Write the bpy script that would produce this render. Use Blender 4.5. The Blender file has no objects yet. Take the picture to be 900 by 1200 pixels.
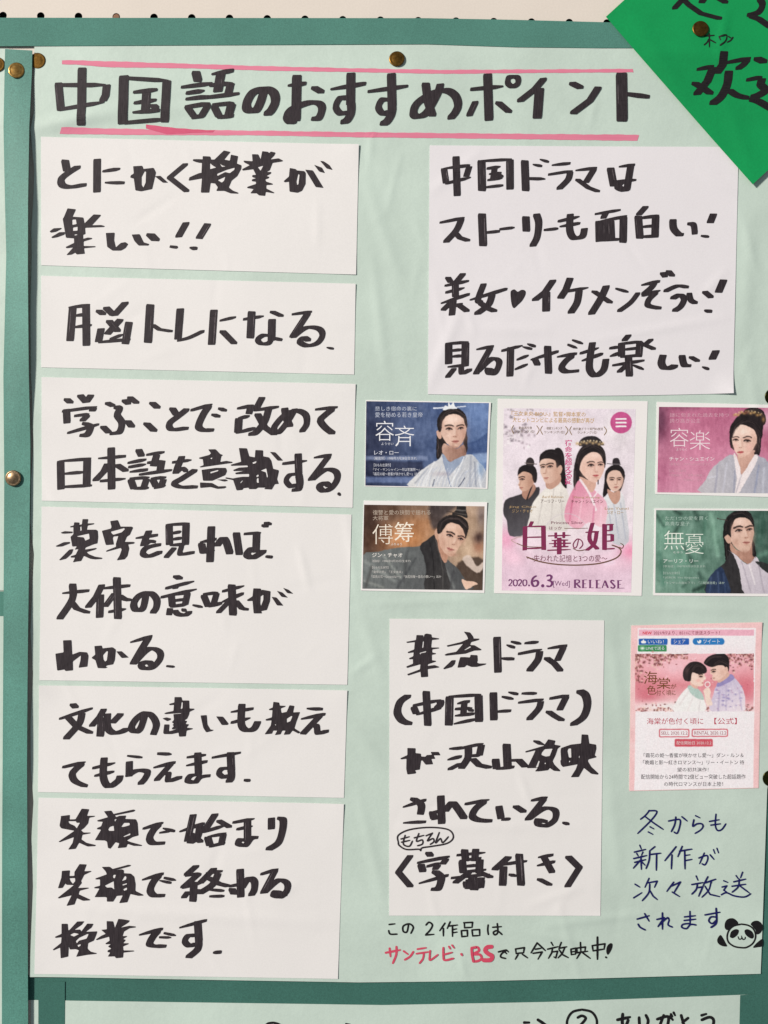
import bpy, math, random
import numpy as np

# ------------------------------------------------------------------ camera, light, exposure
scene = bpy.context.scene
C = scene.collection
S = 0.00065                       # metres per unit of the board's own plan (x right, y down, origin top left)
D = 0.80                          # camera distance from the board
scene.render.resolution_x, scene.render.resolution_y = 768, 1024
cam_d = bpy.data.cameras.new('camera')
cam = bpy.data.objects.new('camera', cam_d)
C.objects.link(cam)
cam.location = (0, -D, 0)
cam.rotation_euler = (math.radians(90), 0, 0)
cam_d.sensor_fit = 'VERTICAL'
cam_d.sensor_height = 36
cam_d.lens = 36 * (D - 0.002) / (1200 * S)
cam_d.clip_start = 0.01
cam_d.clip_end = 100
scene.camera = cam

world = bpy.data.worlds.new('World')
scene.world = world
world.use_nodes = True
bg = world.node_tree.nodes['Background']
bg.inputs[0].default_value = (0.82, 0.91, 1.0, 1)
bg.inputs[1].default_value = 0.20


def lamp(name, loc, target, size, size_y, power, col):
    d = bpy.data.lights.new(name, 'AREA')
    d.shape = 'RECTANGLE'
    d.size, d.size_y = size, size_y
    d.energy = power
    d.color = col
    o = bpy.data.objects.new(name, d)
    C.objects.link(o)
    o.location = loc
    v = np.array(target) - np.array(loc)
    from mathutils import Vector
    o.rotation_euler = Vector(v).to_track_quat('-Z', 'Y').to_euler()
    return o


# a ceiling fitting up to the left of the board
lamp('ceiling_lamp', (-6.0, -4.9, 3.2), (0.0, 0, -0.02), 0.9, 0.9, 1010.0, (1.0, 0.93, 0.86))

scene.view_settings.view_transform = 'Standard'
scene.view_settings.look = 'None'
scene.view_settings.exposure = 0.0
scene.view_settings.gamma = 1.0

rnd = random.Random(7)


# ------------------------------------------------------------------ helpers
def W(px, py, h):
    return ((px - 450) * S, -h, (600 - py) * S)


def lin(c):
    out = []
    for v in c[:3]:
        v = v / 255.0
        out.append(v / 12.92 if v <= 0.04045 else ((v + 0.055) / 1.055) ** 2.4)
    return out


def tag(o, label=None, cat=None, group=None, kind=None):
    if label: o['label'] = label
    if cat: o['category'] = cat
    if group: o['group'] = group
    if kind: o['kind'] = kind
    return o


def empty(name, px, py, h=0.0):
    o = bpy.data.objects.new(name, None)
    o.empty_display_size = 0.01
    C.objects.link(o)
    o.location = W(px, py, h)
    return o


def mesh_obj(name, verts, faces, mat, parent=None, smooth=False, cols=None):
    """one mesh object; verts are in world coordinates, the object's origin sits on its parent / its own middle"""
    v = np.asarray(verts, dtype=np.float64)
    org = np.array(parent.location) if parent is not None and parent.type == 'EMPTY' else (
        np.array(parent['_org']) if parent is not None else v.mean(axis=0))
    me = bpy.data.meshes.new(name)
    me.from_pydata((v - org).tolist(), [], faces)
    if smooth:
        me.polygons.foreach_set('use_smooth', [True] * len(me.polygons))
    if cols is not None:
        at = me.color_attributes.new('print', 'FLOAT_COLOR', 'POINT')
        a = np.ones((len(v), 4), dtype=np.float32)
        a[:, :3] = cols
        at.data.foreach_set('color', a.ravel())
    me.materials.append(mat)
    me.update()
    o = bpy.data.objects.new(name, me)
    C.objects.link(o)
    if parent is None:
        o.location = org
    else:
        o.parent = parent
    ORG.append((o, org))
    o['_org'] = [float(x) for x in org]
    return o


ORG = []


# ------------------------------------------------------------------ materials
def paper_mat(name, rgb, rough=0.75, grain=0.05, mottle=0.06, bump=0.12, mscale=14.0, spec=0.25, fibre=900.0, bdist=0.0006, bscale=60.0):
    m = bpy.data.materials.new(name)
    m.use_nodes = True
    n, l = m.node_tree.nodes, m.node_tree.links
    b = n['Principled BSDF']
    b.inputs['Roughness'].default_value = rough
    b.inputs['Specular IOR Level'].default_value = spec
    tc = n.new('ShaderNodeNewGeometry')
    n1 = n.new('ShaderNodeTexNoise'); n1.inputs['Scale'].default_value = fibre; n1.inputs['Detail'].default_value = 3
    n2 = n.new('ShaderNodeTexNoise'); n2.inputs['Scale'].default_value = mscale; n2.inputs['Detail'].default_value = 5
    n3 = n.new('ShaderNodeTexNoise'); n3.inputs['Scale'].default_value = bscale; n3.inputs['Detail'].default_value = 6
    for k in (n1, n2, n3):
        l.new(tc.outputs['Position'], k.inputs['Vector'])
    c = lin(rgb)
    mr = n.new('ShaderNodeMapRange'); mr.inputs[1].default_value = 0.25; mr.inputs[2].default_value = 0.75
    mr.inputs[3].default_value = 1 - grain; mr.inputs[4].default_value = 1 + grain
    l.new(n1.outputs[0], mr.inputs[0])
    mr2 = n.new('ShaderNodeMapRange'); mr2.inputs[1].default_value = 0.3; mr2.inputs[2].default_value = 0.7
    mr2.inputs[3].default_value = 1 - mottle; mr2.inputs[4].default_value = 1 + mottle
    l.new(n2.outputs[0], mr2.inputs[0])
    mu = n.new('ShaderNodeMath'); mu.operation = 'MULTIPLY'
    l.new(mr.outputs[0], mu.inputs[0]); l.new(mr2.outputs[0], mu.inputs[1])
    vm = n.new('ShaderNodeVectorMath'); vm.operation = 'SCALE'
    vm.inputs[0].default_value = c
    l.new(mu.outputs[0], vm.inputs['Scale'])
    l.new(vm.outputs[0], b.inputs['Base Color'])
    bp = n.new('ShaderNodeBump'); bp.inputs['Strength'].default_value = bump; bp.inputs['Distance'].default_value = bdist
    l.new(n3.outputs[0], bp.inputs['Height'])
    l.new(bp.outputs[0], b.inputs['Normal'])
    return m


def plain_mat(name, rgb, rough=0.6, spec=0.3, streak=0.0, metal=0.0, lo=None, sc=(60, 60, 400)):
    m = bpy.data.materials.new(name)
    m.use_nodes = True
    n, l = m.node_tree.nodes, m.node_tree.links
    b = n['Principled BSDF']
    b.inputs['Roughness'].default_value = rough
    b.inputs['Specular IOR Level'].default_value = spec
    b.inputs['Metallic'].default_value = metal
    c = lin(rgb)
    tc = n.new('ShaderNodeNewGeometry')
    mp = n.new('ShaderNodeMapping'); mp.inputs['Scale'].default_value = sc
    l.new(tc.outputs['Position'], mp.inputs['Vector'])
    t = n.new('ShaderNodeTexNoise'); t.inputs['Scale'].default_value = 4; t.inputs['Detail'].default_value = 4
    l.new(mp.outputs[0], t.inputs['Vector'])
    r = n.new('ShaderNodeValToRGB')
    lo_c = lin(lo) if lo else [x * (1 - streak) for x in c]
    r.color_ramp.elements[0].position = 0.3; r.color_ramp.elements[0].color = (*lo_c, 1)
    r.color_ramp.elements[1].position = 0.7; r.color_ramp.elements[1].color = (*c, 1)
    l.new(t.outputs[0], r.inputs[0])
    l.new(r.outputs[0], b.inputs['Base Color'])
    return m


def print_mat():
    m = bpy.data.materials.new('colour_print')
    m.use_nodes = True
    n, l = m.node_tree.nodes, m.node_tree.links
    b = n['Principled BSDF']
    b.inputs['Roughness'].default_value = 0.5
    b.inputs['Specular IOR Level'].default_value = 0.3
    a = n.new('ShaderNodeAttribute'); a.attribute_name = 'print'
    tc = n.new('ShaderNodeNewGeometry')
    n1 = n.new('ShaderNodeTexNoise'); n1.inputs['Scale'].default_value = 1100; n1.inputs['Detail'].default_value = 2
    l.new(tc.outputs['Position'], n1.inputs['Vector'])
    mr = n.new('ShaderNodeMapRange'); mr.inputs[1].default_value = 0.25; mr.inputs[2].default_value = 0.75
    mr.inputs[3].default_value = 0.91; mr.inputs[4].default_value = 1.09
    l.new(n1.outputs[0], mr.inputs[0])
    vm = n.new('ShaderNodeVectorMath'); vm.operation = 'SCALE'
    l.new(a.outputs['Color'], vm.inputs[0]); l.new(mr.outputs[0], vm.inputs['Scale'])
    l.new(vm.outputs[0], b.inputs['Base Color'])
    return m


M = {
    'white': paper_mat('white_paper', (231, 229, 228), grain=0.03, mottle=0.015, bump=0.2, bscale=45),
    'white_cool': paper_mat('cool_white_paper', (229, 226, 230), grain=0.03, mottle=0.015, bump=0.25, bscale=45),
    'mint': paper_mat('mint_paper', (196, 213, 203), grain=0.04, mottle=0.07, bump=0.7, spec=0.4, rough=0.5, bscale=26, bdist=0.0012),
    'teal': paper_mat('teal_paper', (80, 131, 119), grain=0.18, mottle=0.09, fibre=1200, bump=0.3, bscale=30, bdist=0.001),
    'teal_dimmed': paper_mat('dimmed_teal_paper', (60, 106, 96), grain=0.2, mottle=0.08, fibre=1300),  # same teal, its dimmer light low on the board put into the colour
    'teal_worn': paper_mat('worn_teal_paper', (82, 135, 123), grain=0.24, mottle=0.16, fibre=1000, mscale=14, bump=0.35, bscale=30, bdist=0.001, rough=0.6, spec=0.4),
    'green': paper_mat('green_paper', (8, 150, 82), grain=0.08, mottle=0.09, bump=0.5, bscale=22, bdist=0.0014),
    'card': paper_mat('card_white', (240, 237, 236), grain=0.03, mottle=0.02),
    'pinkcard': paper_mat('pink_card', (240, 205, 204), grain=0.03, mottle=0.03),
    'beige': paper_mat('painted_hardboard', (222, 213, 203), grain=0.035, mottle=0.025, fibre=700),
    'hole': plain_mat('hole_shade', (16, 13, 12), 0.9),  # near-black stands for shade on the hole walls and the panel behind
    'ink': plain_mat('marker_ink', (60, 53, 57), 0.55, 0.25, lo=(40, 34, 38), sc=(330, 330, 40)),
    'ink_streak': plain_mat('dry_marker_streak', (128, 120, 124), 0.6, 0.2, lo=(84, 76, 80), sc=(300, 300, 120)),
    'ink2': plain_mat('black_ink', (38, 34, 36), 0.55, 0.25, lo=(24, 21, 24)),
    'pen': plain_mat('black_pen', (30, 28, 30), 0.5, 0.3, lo=(20, 18, 20)),
    'blue': plain_mat('blue_pen', (24, 26, 100), 0.5, 0.3, lo=(18, 18, 78)),
    'pink': plain_mat('pink_marker', (226, 136, 160), 0.6, 0.2, lo=(216, 122, 148), sc=(4, 60, 90)),
    'pink2': plain_mat('pink_marker_double', (214, 98, 128), 0.6, 0.2, lo=(206, 88, 120)),
    'red': plain_mat('red_pen', (212, 84, 108), 0.55, 0.2, lo=(204, 70, 96)),
    'brass': plain_mat('brass', (196, 158, 92), 0.32, 0.5, metal=1.0, lo=(150, 112, 58), sc=(150, 150, 150)),
    'bronze': plain_mat('dark_brass', (130, 98, 48), 0.38, 0.5, metal=1.0, lo=(96, 70, 32), sc=(150, 150, 150)),  # deeper brown than the plain brass
    'nickel': plain_mat('worn_nickel', (176, 152, 122), 0.36, 0.5, metal=1.0, lo=(128, 104, 78), sc=(200, 200, 200)),
    'olive': plain_mat('dark_olive_brass', (74, 72, 34), 0.35, 0.5, metal=1.0, lo=(40, 42, 22), sc=(150, 150, 150)),
    'print': print_mat(),
    'wood': plain_mat('wooden_peg', (150, 112, 88), 0.7, lo=(120, 84, 62)),
}
FLAT = {}


def flat(rgb, rough=0.55):
    k = tuple(rgb)
    if k not in FLAT:
        FLAT[k] = plain_mat('print_ink_%d_%d_%d' % k, rgb, rough, 0.25, streak=0.12, sc=(300, 300, 300))
    return FLAT[k]


# ------------------------------------------------------------------ how the papers undulate
def waves(px, py, seed, scale, amp):
    r = np.random.RandomState(seed)
    z = 0.0
    for k in range(6):
        a = r.uniform(0, math.tau); f = math.tau / (scale * r.uniform(0.6, 1.8)); p = r.uniform(0, math.tau)
        z = z + np.sin((px * math.cos(a) + py * math.sin(a)) * f + p) * r.uniform(0.5, 1.0)
    return amp * (0.5 + z / 9.0)


def vnoise(x, y, seed, scale):
    """smooth value noise, -0.5..0.5"""
    x = np.asarray(x, float) / scale + seed * 17.3; y = np.asarray(y, float) / scale + seed * 5.7
    xi, yi = np.floor(x), np.floor(y)
    fx, fy = x - xi, y - yi
    fx = fx * fx * (3 - 2 * fx); fy = fy * fy * (3 - 2 * fy)
    def hsh(a, b):
        v = np.sin(a * 127.1 + b * 311.7 + seed * 74.7) * 43758.5453
        return v - np.floor(v)
    return ((hsh(xi, yi) * (1 - fx) + hsh(xi + 1, yi) * fx) * (1 - fy) + (hsh(xi, yi + 1) * (1 - fx) + hsh(xi + 1, yi + 1) * fx) * fy) - 0.5


def ridge(px, py, x0, y0, x1, y1, amp, wd):
    dx, dy = x1 - x0, y1 - y0
    L2 = dx * dx + dy * dy
    t = ((px - x0) * dx + (py - y0) * dy) / L2
    tc = np.clip(t, 0, 1)
    d = np.hypot(px - x0 - tc * dx, py - y0 - tc * dy)
    return amp * np.exp(-(d / wd) ** 2) * (0.35 + 0.65 * np.sin(np.clip(t, 0, 1) * math.pi))


CREASES = [
    (40, 150, 140, 128, 0.9, 9), (60, 146, 330, 112, 0.35, 8), (230, 80, 300, 112, 0.25, 5), (180, 70, 420, 84, 0.2, 7),
    (428, 210, 470, 330, 0.35, 8), (436, 300, 452, 440, 0.3, 6), (432, 200, 436, 150, 0.25, 4), (470, 180, 452, 250, 0.2, 4),
    (880, 250, 872, 400, 0.4, 9), (866, 240, 890, 330, 0.25, 5), (876, 420, 895, 520, 0.3, 7),
    (425, 720, 448, 800, 0.35, 8), (415, 860, 452, 900, 0.45, 8), (420, 930, 450, 1060, 0.3, 7), (412, 790, 440, 770, 0.3, 4),
    (715, 735, 730, 860, 0.3, 8), (712, 900, 726, 1040, 0.3, 9), (640, 1085, 760, 1070, 0.35, 5), (600, 1090, 700, 1108, 0.2, 4),
    (540, 1120, 545, 1145, 0.3, 4), (655, 1060, 680, 1150, 0.25, 5), (760, 950, 880, 960, 0.3, 12), (700, 110, 690, 150, 0.2, 4),
    (600, 120, 660, 160, 0.2, 5), (405, 600, 420, 700, 0.25, 5), (575, 590, 640, 720, 0.25, 8), (765, 590, 860, 588, 0.3, 5),
    (430, 708, 560, 702, 0.3, 5), (740, 710, 880, 715, 0.3, 6),
]


_r = random.Random(23)
for _k in range(75):
    _x, _y = _r.uniform(30, 900), _r.uniform(60, 1150)
    _a = _r.choice([_r.gauss(1.57, 0.35), _r.uniform(0, 3.14)])
    _l = _r.uniform(18, 80)
    CREASES.append((_x, _y, _x + _l * math.cos(_a), _y + _l * math.sin(_a), _r.uniform(0.05, 0.16) * _r.choice([1, -1]), _r.uniform(3, 6)))


def H_poster(px, py):
    """height (m) of the big mint sheet over the pegboard"""
    px = np.asarray(px, float); py = np.asarray(py, float)
    h = 1.3 + waves(px, py, 3, 330, 0.9) + waves(px, py, 8, 120, 0.22)
    for c in CREASES:
        h = h + ridge(px, py, *c) * 1.35
    # free left edge lifts and dips between the pins
    e = np.exp(-np.clip(px - 36, 0, None) / 26.0)
    h = h + e * 0.9 * (0.5 + 0.5 * np.sin(py / 36.0 + np.sin(py / 77.0) * 1.7)) * np.clip((py - 90) / 60, 0, 1)
    t = np.clip((py - 58) / 40, 0, 1)            # held flat along the top
    return (1.4 * (1 - t) + h * t) * 0.001


SPOT = {101: (235, 240), 102: (235, 380), 103: (235, 520), 104: (235, 700), 105: (225, 868), 106: (222, 1040), 107: (680, 320), 108: (580, 900)}


def sheet_h(seed, base=None, lift=0.2, amp=0.22, scale=190, curls=(), creases=()):
    base = base or H_poster
    r = random.Random(seed)
    cx0, cy0 = SPOT.get(seed, (0, 0))
    extra = []
    for _ in range(9 if seed in SPOT else 0):
        x, y, a, l = cx0 + r.uniform(-150, 150), cy0 + r.uniform(-70, 70), r.uniform(0, 3.14), r.uniform(15, 70)
        extra.append((x, y, x + l * math.cos(a), y + l * math.sin(a), r.choice([-1, 1]) * r.uniform(.05, .13), r.uniform(2.5, 6)))

    def f(px, py):
        px = np.asarray(px, float); py = np.asarray(py, float)
        h = base(px, py) * 1000 + min(lift, 0.22) + waves(px, py, seed, scale, amp)
        for (cx, cy, a, r) in curls:
            d = np.hypot(px - cx, py - cy)
            h = h + 0.75 * a * np.clip(1 - d / r, 0, 1) ** 2
        for c in list(creases) + extra:
            h = h + ridge(px, py, *c)
        return h * 0.001
    return f


def bilinear(quad, U, V):
    (ax, ay), (bx, by), (cx, cy), (dx, dy) = quad      # TL TR BR BL
    X = (1 - U) * (1 - V) * ax + U * (1 - V) * bx + U * V * cx + (1 - U) * V * dx
    Y = (1 - U) * (1 - V) * ay + U * (1 - V) * by + U * V * cy + (1 - U) * V * dy
    return X, Y


def grid_sheet(name, quad, hf, mat, cell=5.0, thick=0.00018, parent=None, warp=None, cols=None, eps=0.0, closed=True, edge_mat=None):
    wpx = max(abs(quad[1][0] - quad[0][0]), abs(quad[2][0] - quad[3][0]))
    hpx = max(abs(quad[3][1] - quad[0][1]), abs(quad[2][1] - quad[1][1]))
    nx, ny = max(2, int(wpx / cell)), max(2, int(hpx / cell))
    U, V = np.meshgrid(np.linspace(0, 1, nx + 1), np.linspace(0, 1, ny + 1))
    X, Y = bilinear(quad, U, V)
    if warp:
        X, Y = warp(X, Y, U, V)
    Hh = hf(X, Y) + eps
    n = (nx + 1) * (ny + 1)
    top = np.stack([(X - 450) * S, -Hh, (600 - Y) * S], -1).reshape(-1, 3)
    idx = np.arange(n).reshape(ny + 1, nx + 1)
    faces = np.stack([idx[:-1, :-1], idx[1:, :-1], idx[1:, 1:], idx[:-1, 1:]], -1).reshape(-1, 4)
    F = faces.tolist()
    cl = None
    if cols is not None:
        cl = cols(X, Y).reshape(-1, 3)
    if closed:
        bot = top.copy(); bot[:, 1] += thick
        V3 = np.concatenate([top, bot])
        F += (faces[:, ::-1] + n).tolist()
        ring = list(idx[0, :]) + list(idx[1:, -1]) + list(idx[-1, -2::-1]) + list(idx[-2:0:-1, 0])
        ring = np.array(ring)
        m = len(ring)
        V3 = np.concatenate([V3, V3[ring], V3[ring + n]])
        for a in range(m):
            b = (a + 1) % m
            F.append([2 * n + a, 2 * n + b, 2 * n + m + b, 2 * n + m + a])
        if cl is not None:
            cl = np.concatenate([cl, cl, cl[ring], cl[ring]])
    else:
        V3 = top
    return mesh_obj(name, V3, F, mat, parent, smooth=True, cols=cl)


# ------------------------------------------------------------------ pen strokes
def hull(pts):
    pts = sorted(set(pts))
    if len(pts) < 3: return pts
    def half(p):
        r = []
        for q in p:
            while len(r) > 1 and (r[-1][0] - r[-2][0]) * (q[1] - r[-2][1]) - (r[-1][1] - r[-2][1]) * (q[0] - r[-2][0]) <= 1e-9:
                r.pop()
            r.append(q)
        return r
    a, b = half(pts), half(pts[::-1])
    return a[:-1] + b[:-1]


def catmull(p, sub=5, closed=False):
    n = len(p)
    out = []
    rng = range(n) if closed else range(n - 1)
    for i in rng:
        g = (lambda k: p[k % n]) if closed else (lambda k: p[min(max(k, 0), n - 1)])
        p0, p1, p2, p3 = g(i - 1), g(i), g(i + 1), g(i + 2)
        for k in range(sub):
            t = k / sub
            out.append(tuple(0.5 * (2 * b + (c - a) * t + (2 * a - 5 * b + 4 * c - d) * t * t + (3 * b - a - 3 * c + d) * t ** 3)
                             for a, b, c, d in zip(p0, p1, p2, p3)))
    if not closed:
        out.append(p[-1])
    return out


def parse(txt, ox, oy, sc):
    for st in txt.replace('\n', ';').split(';'):
        st = st.strip()
        if not st: continue
        sm = '~' in st
        st = st.replace('~', '').strip()
        tok = st.split()
        wf = 1.0
        if tok[0].startswith('w'):
            wf = float(tok[0][1:]); tok = tok[1:]
        yield sm, wf, [(ox + float(a) / sc, oy + float(b) / sc) for a, b in (t.split(',') for t in tok)]


def dense(q, fs, step=6.0):
    """no piece longer than step, so that the ink follows the paper's waves"""
    if len(q) < 2: return q, fs
    oq, of = [q[0]], [fs[0]]
    for (a, fa), (b, fb) in zip(zip(q, fs), list(zip(q, fs))[1:]):
        n = max(1, math.ceil(math.hypot(b[0] - a[0], b[1] - a[1]) / step))
        for k in range(1, n + 1):
            t = k / n
            oq.append((a[0] + (b[0] - a[0]) * t, a[1] + (b[1] - a[1]) * t)); of.append(fa + (fb - fa) * t)
    return oq, of


class Pen:
    """collects strokes of a broad marker (or a round pen) as polygons lying on a paper"""
    def __init__(self, hf, eps=0.00012, step=2e-6):
        self.hf, self.eps, self.step = hf, eps, step
        self.v, self.f, self.k = [], [], 0
        self.mi, self.cur, self.streaks = [], 0, False

    def poly(self, pts):
        i = len(self.v)
        self.n = getattr(self, 'n', 0) + 1
        e = self.eps + (self.n % 90) * self.step * 0.5
        self.v += [(x, y, e) for x, y in pts]
        n = len(pts)
        a = sum(pts[j][0] * pts[(j + 1) % n][1] - pts[(j + 1) % n][0] * pts[j][1] for j in range(n))
        ids = list(range(i, i + n))
        self.f.append(ids[::-1] if a > 0 else ids)
        self.mi.append(self.cur)

    def broad(self, txt, ox, oy, sc, w=9.0, t=3.4, tilt=0.0):
        for sm, wf, p in parse(txt, ox, oy, sc):
            self.k += 1
            W_, T_ = w * wf, t * (0.5 + 0.5 * wf)
            dx, dy = p[-1][0] - p[0][0], p[-1][1] - p[0][1]
            horiz = (not sm) and len(p) == 2 and abs(dy) < 0.42 * abs(dx)
            ti = math.radians(tilt + rnd.uniform(-7, 5))
            if horiz:
                W_ = W_ * 0.42
                T_ = T_ * 1.0
            elif sm:
                T_ = T_ * 1.2
            else:
                T_ = T_ * 1.0
            # keep the traced ends where they were: pull both ends in by the nib's reach
            def pull(a, b):
                L = math.hypot(b[0] - a[0], b[1] - a[1])
                if L < 1e-6: return a
                c, s = abs(b[0] - a[0]) / L, abs(b[1] - a[1]) / L
                r = min(0.42 * L, (W_ * 0.5 * c + T_ * 0.5 * s) * 0.9)
                return (a[0] + (b[0] - a[0]) / L * r, a[1] + (b[1] - a[1]) / L * r)
            q = list(p)
            if len(q) > 1:
                a0, a1 = pull(q[0], q[1]), pull(q[-1], q[-2])
                q[0], q[-1] = a0, a1
            if sm: q = catmull(q, 5)
            if horiz:
                m1 = tuple(a + (b - a) * 0.35 for a, b in zip(q[0], q[1]))
                m2 = tuple(a + (b - a) * 0.72 for a, b in zip(q[0], q[1]))
                q = [q[0], m1, m2, q[1]]
                fs = rnd.choice([(0.75, 1.05, 1.15, 0.7), (0.9, 1.05, 1.1, 0.45), (0.55, 1.0, 1.2, 0.95)])
            else:
                fs = [1.0] * len(q)
                if len(q) == 2:
                    fs = [rnd.uniform(0.93, 1.05), rnd.uniform(0.93, 1.05)]
            q, fs = dense(q, fs)
            def nib(c, f):
                ca, sa = math.cos(ti), math.sin(ti)
                r = []
                for (x, y) in ((-.5, -.32), (-.44, -.5), (.44, -.5), (.5, -.32), (.5, .32), (.44, .5), (-.44, .5), (-.5, .32)):
                    X, Y = x * W_ * (f if horiz else 1) , y * T_ * f
                    X += -Y * 0.25
                    r.append((round(c[0] + X * ca - Y * sa, 3), round(c[1] + X * sa + Y * ca, 3)))
                return r
            if len(q) == 1:
                self.poly(hull(nib(q[0], 1)))
            for (a, fa), (b, fb) in zip(zip(q, fs), list(zip(q, fs))[1:]):
                self.poly(hull(nib(a, fa) + nib(b, fb)))
            # dry streaks where the felt skipped
            L = math.hypot(q[-1][0] - q[0][0], q[-1][1] - q[0][1])
            if self.streaks and not horiz and not sm and len(p) == 2 and L > 14 and abs(q[-1][1] - q[0][1]) > 0.75 * L and rnd.random() < 0.5:
                for _ in range(rnd.choice([1, 1, 2])):
                    o = rnd.choice([-1, 1]) * W_ * rnd.uniform(0.18, 0.36)
                    t0, t1 = rnd.uniform(0.0, 0.3), rnd.uniform(0.55, 1.0)
                    hw = rnd.uniform(0.18, 0.42)
                    m = max(2, int(L * (t1 - t0) / 5))
                    keep, self.eps, self.cur = self.eps, self.eps + 0.00009, 1
                    P = []
                    for k in range(m + 1):
                        tt = t0 + (t1 - t0) * k / m
                        x = q[0][0] + (q[-1][0] - q[0][0]) * tt + o + rnd.uniform(-.12, .12); y = q[0][1] + (q[-1][1] - q[0][1]) * tt
                        e = hw * (0.4 if k in (0, m) else 1)
                        P.append(((x - e, y), (x + e, y)))
                    for (a, b), (c, d) in zip(P, P[1:]):
                        self.poly([a, b, d, c])
                    self.eps, self.cur = keep, 0
        return self

    def round(self, txt, ox, oy, sc, w=2.2):
        for sm, wf, p in parse(txt, ox, oy, sc):
            self.k += 1
            r0 = w * wf * 0.5
            q = catmull(p, 5) if sm and len(p) > 2 else p
            q, _ = dense(q, [1] * len(q))
            n = len(q)
            def disc(c, r):
                return [(round(c[0] + r * math.cos(k * math.tau / 10), 3), round(c[1] + r * math.sin(k * math.tau / 10), 3)) for k in range(10)]
            if n == 1:
                self.poly(hull(disc(q[0], r0)))
            for i in range(n - 1):
                ra = r0 * (0.92 if i == 0 else 1.0)
                rb = r0 * (0.72 if i == n - 2 else 1.0)
                self.poly(hull(disc(q[i], ra) + disc(q[i + 1], rb)))
        return self

    def band(self, up, lo):
        """a long marker line given by its upper and lower edge"""
        self.k += 1
        x0, x1 = up[0][0], up[-1][0]
        n = int((x1 - x0) / 5)
        ux, uy = zip(*up); lx, ly = zip(*lo)
        P = []
        for k in range(n + 1):
            t = k / n
            a = x0 + (x1 - x0) * t; b = lo[0][0] + (lo[-1][0] - lo[0][0]) * t
            w = 0.22 * math.sin(a * 0.37) + 0.18 * math.sin(a * 0.11 + 1)
            P.append(((a, float(np.interp(a, ux, uy)) + w), (b, float(np.interp(b, lx, ly)) - w * 0.7)))
        for (a, b), (c, d) in zip(P, P[1:]):
            self.poly([a, c, d, b])
        return self

    def shape(self, txt, ox, oy, sc):
        """solid ink outlines traced corner by corner; 'o' starts an outline, 'h' a gap inside it"""
        cu = bpy.data.curves.new('tmp', 'CURVE')
        cu.dimensions = '2D'
        cu.fill_mode = 'BOTH'
        for ln in txt.strip().split('\n'):
            p = [tuple(float(v) for v in t.split(',')) for t in ln.split()]
            p = [(ox + a / sc, oy + b / sc) for a, b in p]
            q = []
            for i in range(len(p)):                    # felt tips leave slightly rounded corners
                a, b, c = p[i - 1], p[i], p[(i + 1) % len(p)]
                for o in (a, c):
                    L = math.hypot(o[0] - b[0], o[1] - b[1])
                    k = min(0.35, 0.55 / max(L, 1e-6))
                    q.append((b[0] + (o[0] - b[0]) * k, b[1] + (o[1] - b[1]) * k))
            sp = cu.splines.new('POLY')
            sp.points.add(len(q) - 1)
            for pt, (x, y) in zip(sp.points, q):
                pt.co = (x, -y, 0, 1)
            sp.use_cyclic_u = True
        ob = bpy.data.objects.new('tmp', cu)
        C.objects.link(ob)
        dg = bpy.context.evaluated_depsgraph_get()
        me = ob.evaluated_get(dg).to_mesh()
        i0 = len(self.v)
        self.v += [(v.co.x, -v.co.y, self.eps + 0.00004) for v in me.vertices]
        for f in me.polygons:
            ids = [i0 + k for k in f.vertices]
            self.f.append(ids if f.normal.z > 0 else ids[::-1])
            self.mi.append(0)
        ob.evaluated_get(dg).to_mesh_clear()
        bpy.data.objects.remove(ob)
        bpy.data.curves.remove(cu)
        return self

    def fill(self, pts, ox, oy, sc, smooth=True):
        self.k += 1
        p = [(ox + a / sc, oy + b / sc) for a, b in pts]
        if smooth: p = catmull(p, 4, True)
        self.poly(p)
        return self

    def build(self, name, mat, parent):
        if not self.v: return None
        a = np.array(self.v)
        h = self.hf(a[:, 0], a[:, 1]) + a[:, 2]
        V3 = np.stack([(a[:, 0] - 450) * S, -h, (600 - a[:, 1]) * S], -1)
        o = mesh_obj(name, V3, self.f, mat, parent)
        if any(self.mi):
            o.data.materials.append(M['ink_streak'])
            o.data.polygons.foreach_set('material_index', self.mi)
        return o


def text_polys(body, spacing=1.0, offset=0.0, shear=0.0):
    cu = bpy.data.curves.new('tmp', 'FONT')
    cu.body = body
    cu.resolution_u = 2
    cu.space_character = spacing
    cu.offset = offset
    cu.shear = shear
    ob = bpy.data.objects.new('tmp', cu)
    C.objects.link(ob)
    dg = bpy.context.evaluated_depsgraph_get()
    me = ob.evaluated_get(dg).to_mesh()
    v = [(p.co.x, p.co.y) for p in me.vertices]
    f = [list(p.vertices) for p in me.polygons]
    nz = [p.normal.z for p in me.polygons]
    f = [a if z > 0 else a[::-1] for a, z in zip(f, nz)]
    ob.evaluated_get(dg).to_mesh_clear()
    bpy.data.objects.remove(ob)
    bpy.data.curves.remove(cu)
    return v, f


def printed(items, hf, mat, parent, name='printed_text', eps=0.00012, slope=0.0):
    """items: (text, x0, y0, x1, y1[, offset]) boxes in plan units; each text is fitted to its box"""
    V, F = [], []
    for it in items:
        body, x0, y0, x1, y1 = it[:5]
        off = it[5] if len(it) > 5 else 0.0
        v, f = text_polys(body, offset=off)
        if not v: continue
        a = np.array(v)
        mn, mx = a.min(0), a.max(0)
        u = (a - mn) / np.maximum(mx - mn, 1e-6)
        X = x0 + u[:, 0] * (x1 - x0)
        Y = y1 - u[:, 1] * (y1 - y0) + (X - x0) * slope
        h = hf(X, Y) + eps
        i = len(V)
        V += np.stack([(X - 450) * S, -h, (600 - Y) * S], -1).tolist()
        F += [[k + i for k in p] for p in f]
    return mesh_obj(name, V, F, mat, parent)

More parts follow.
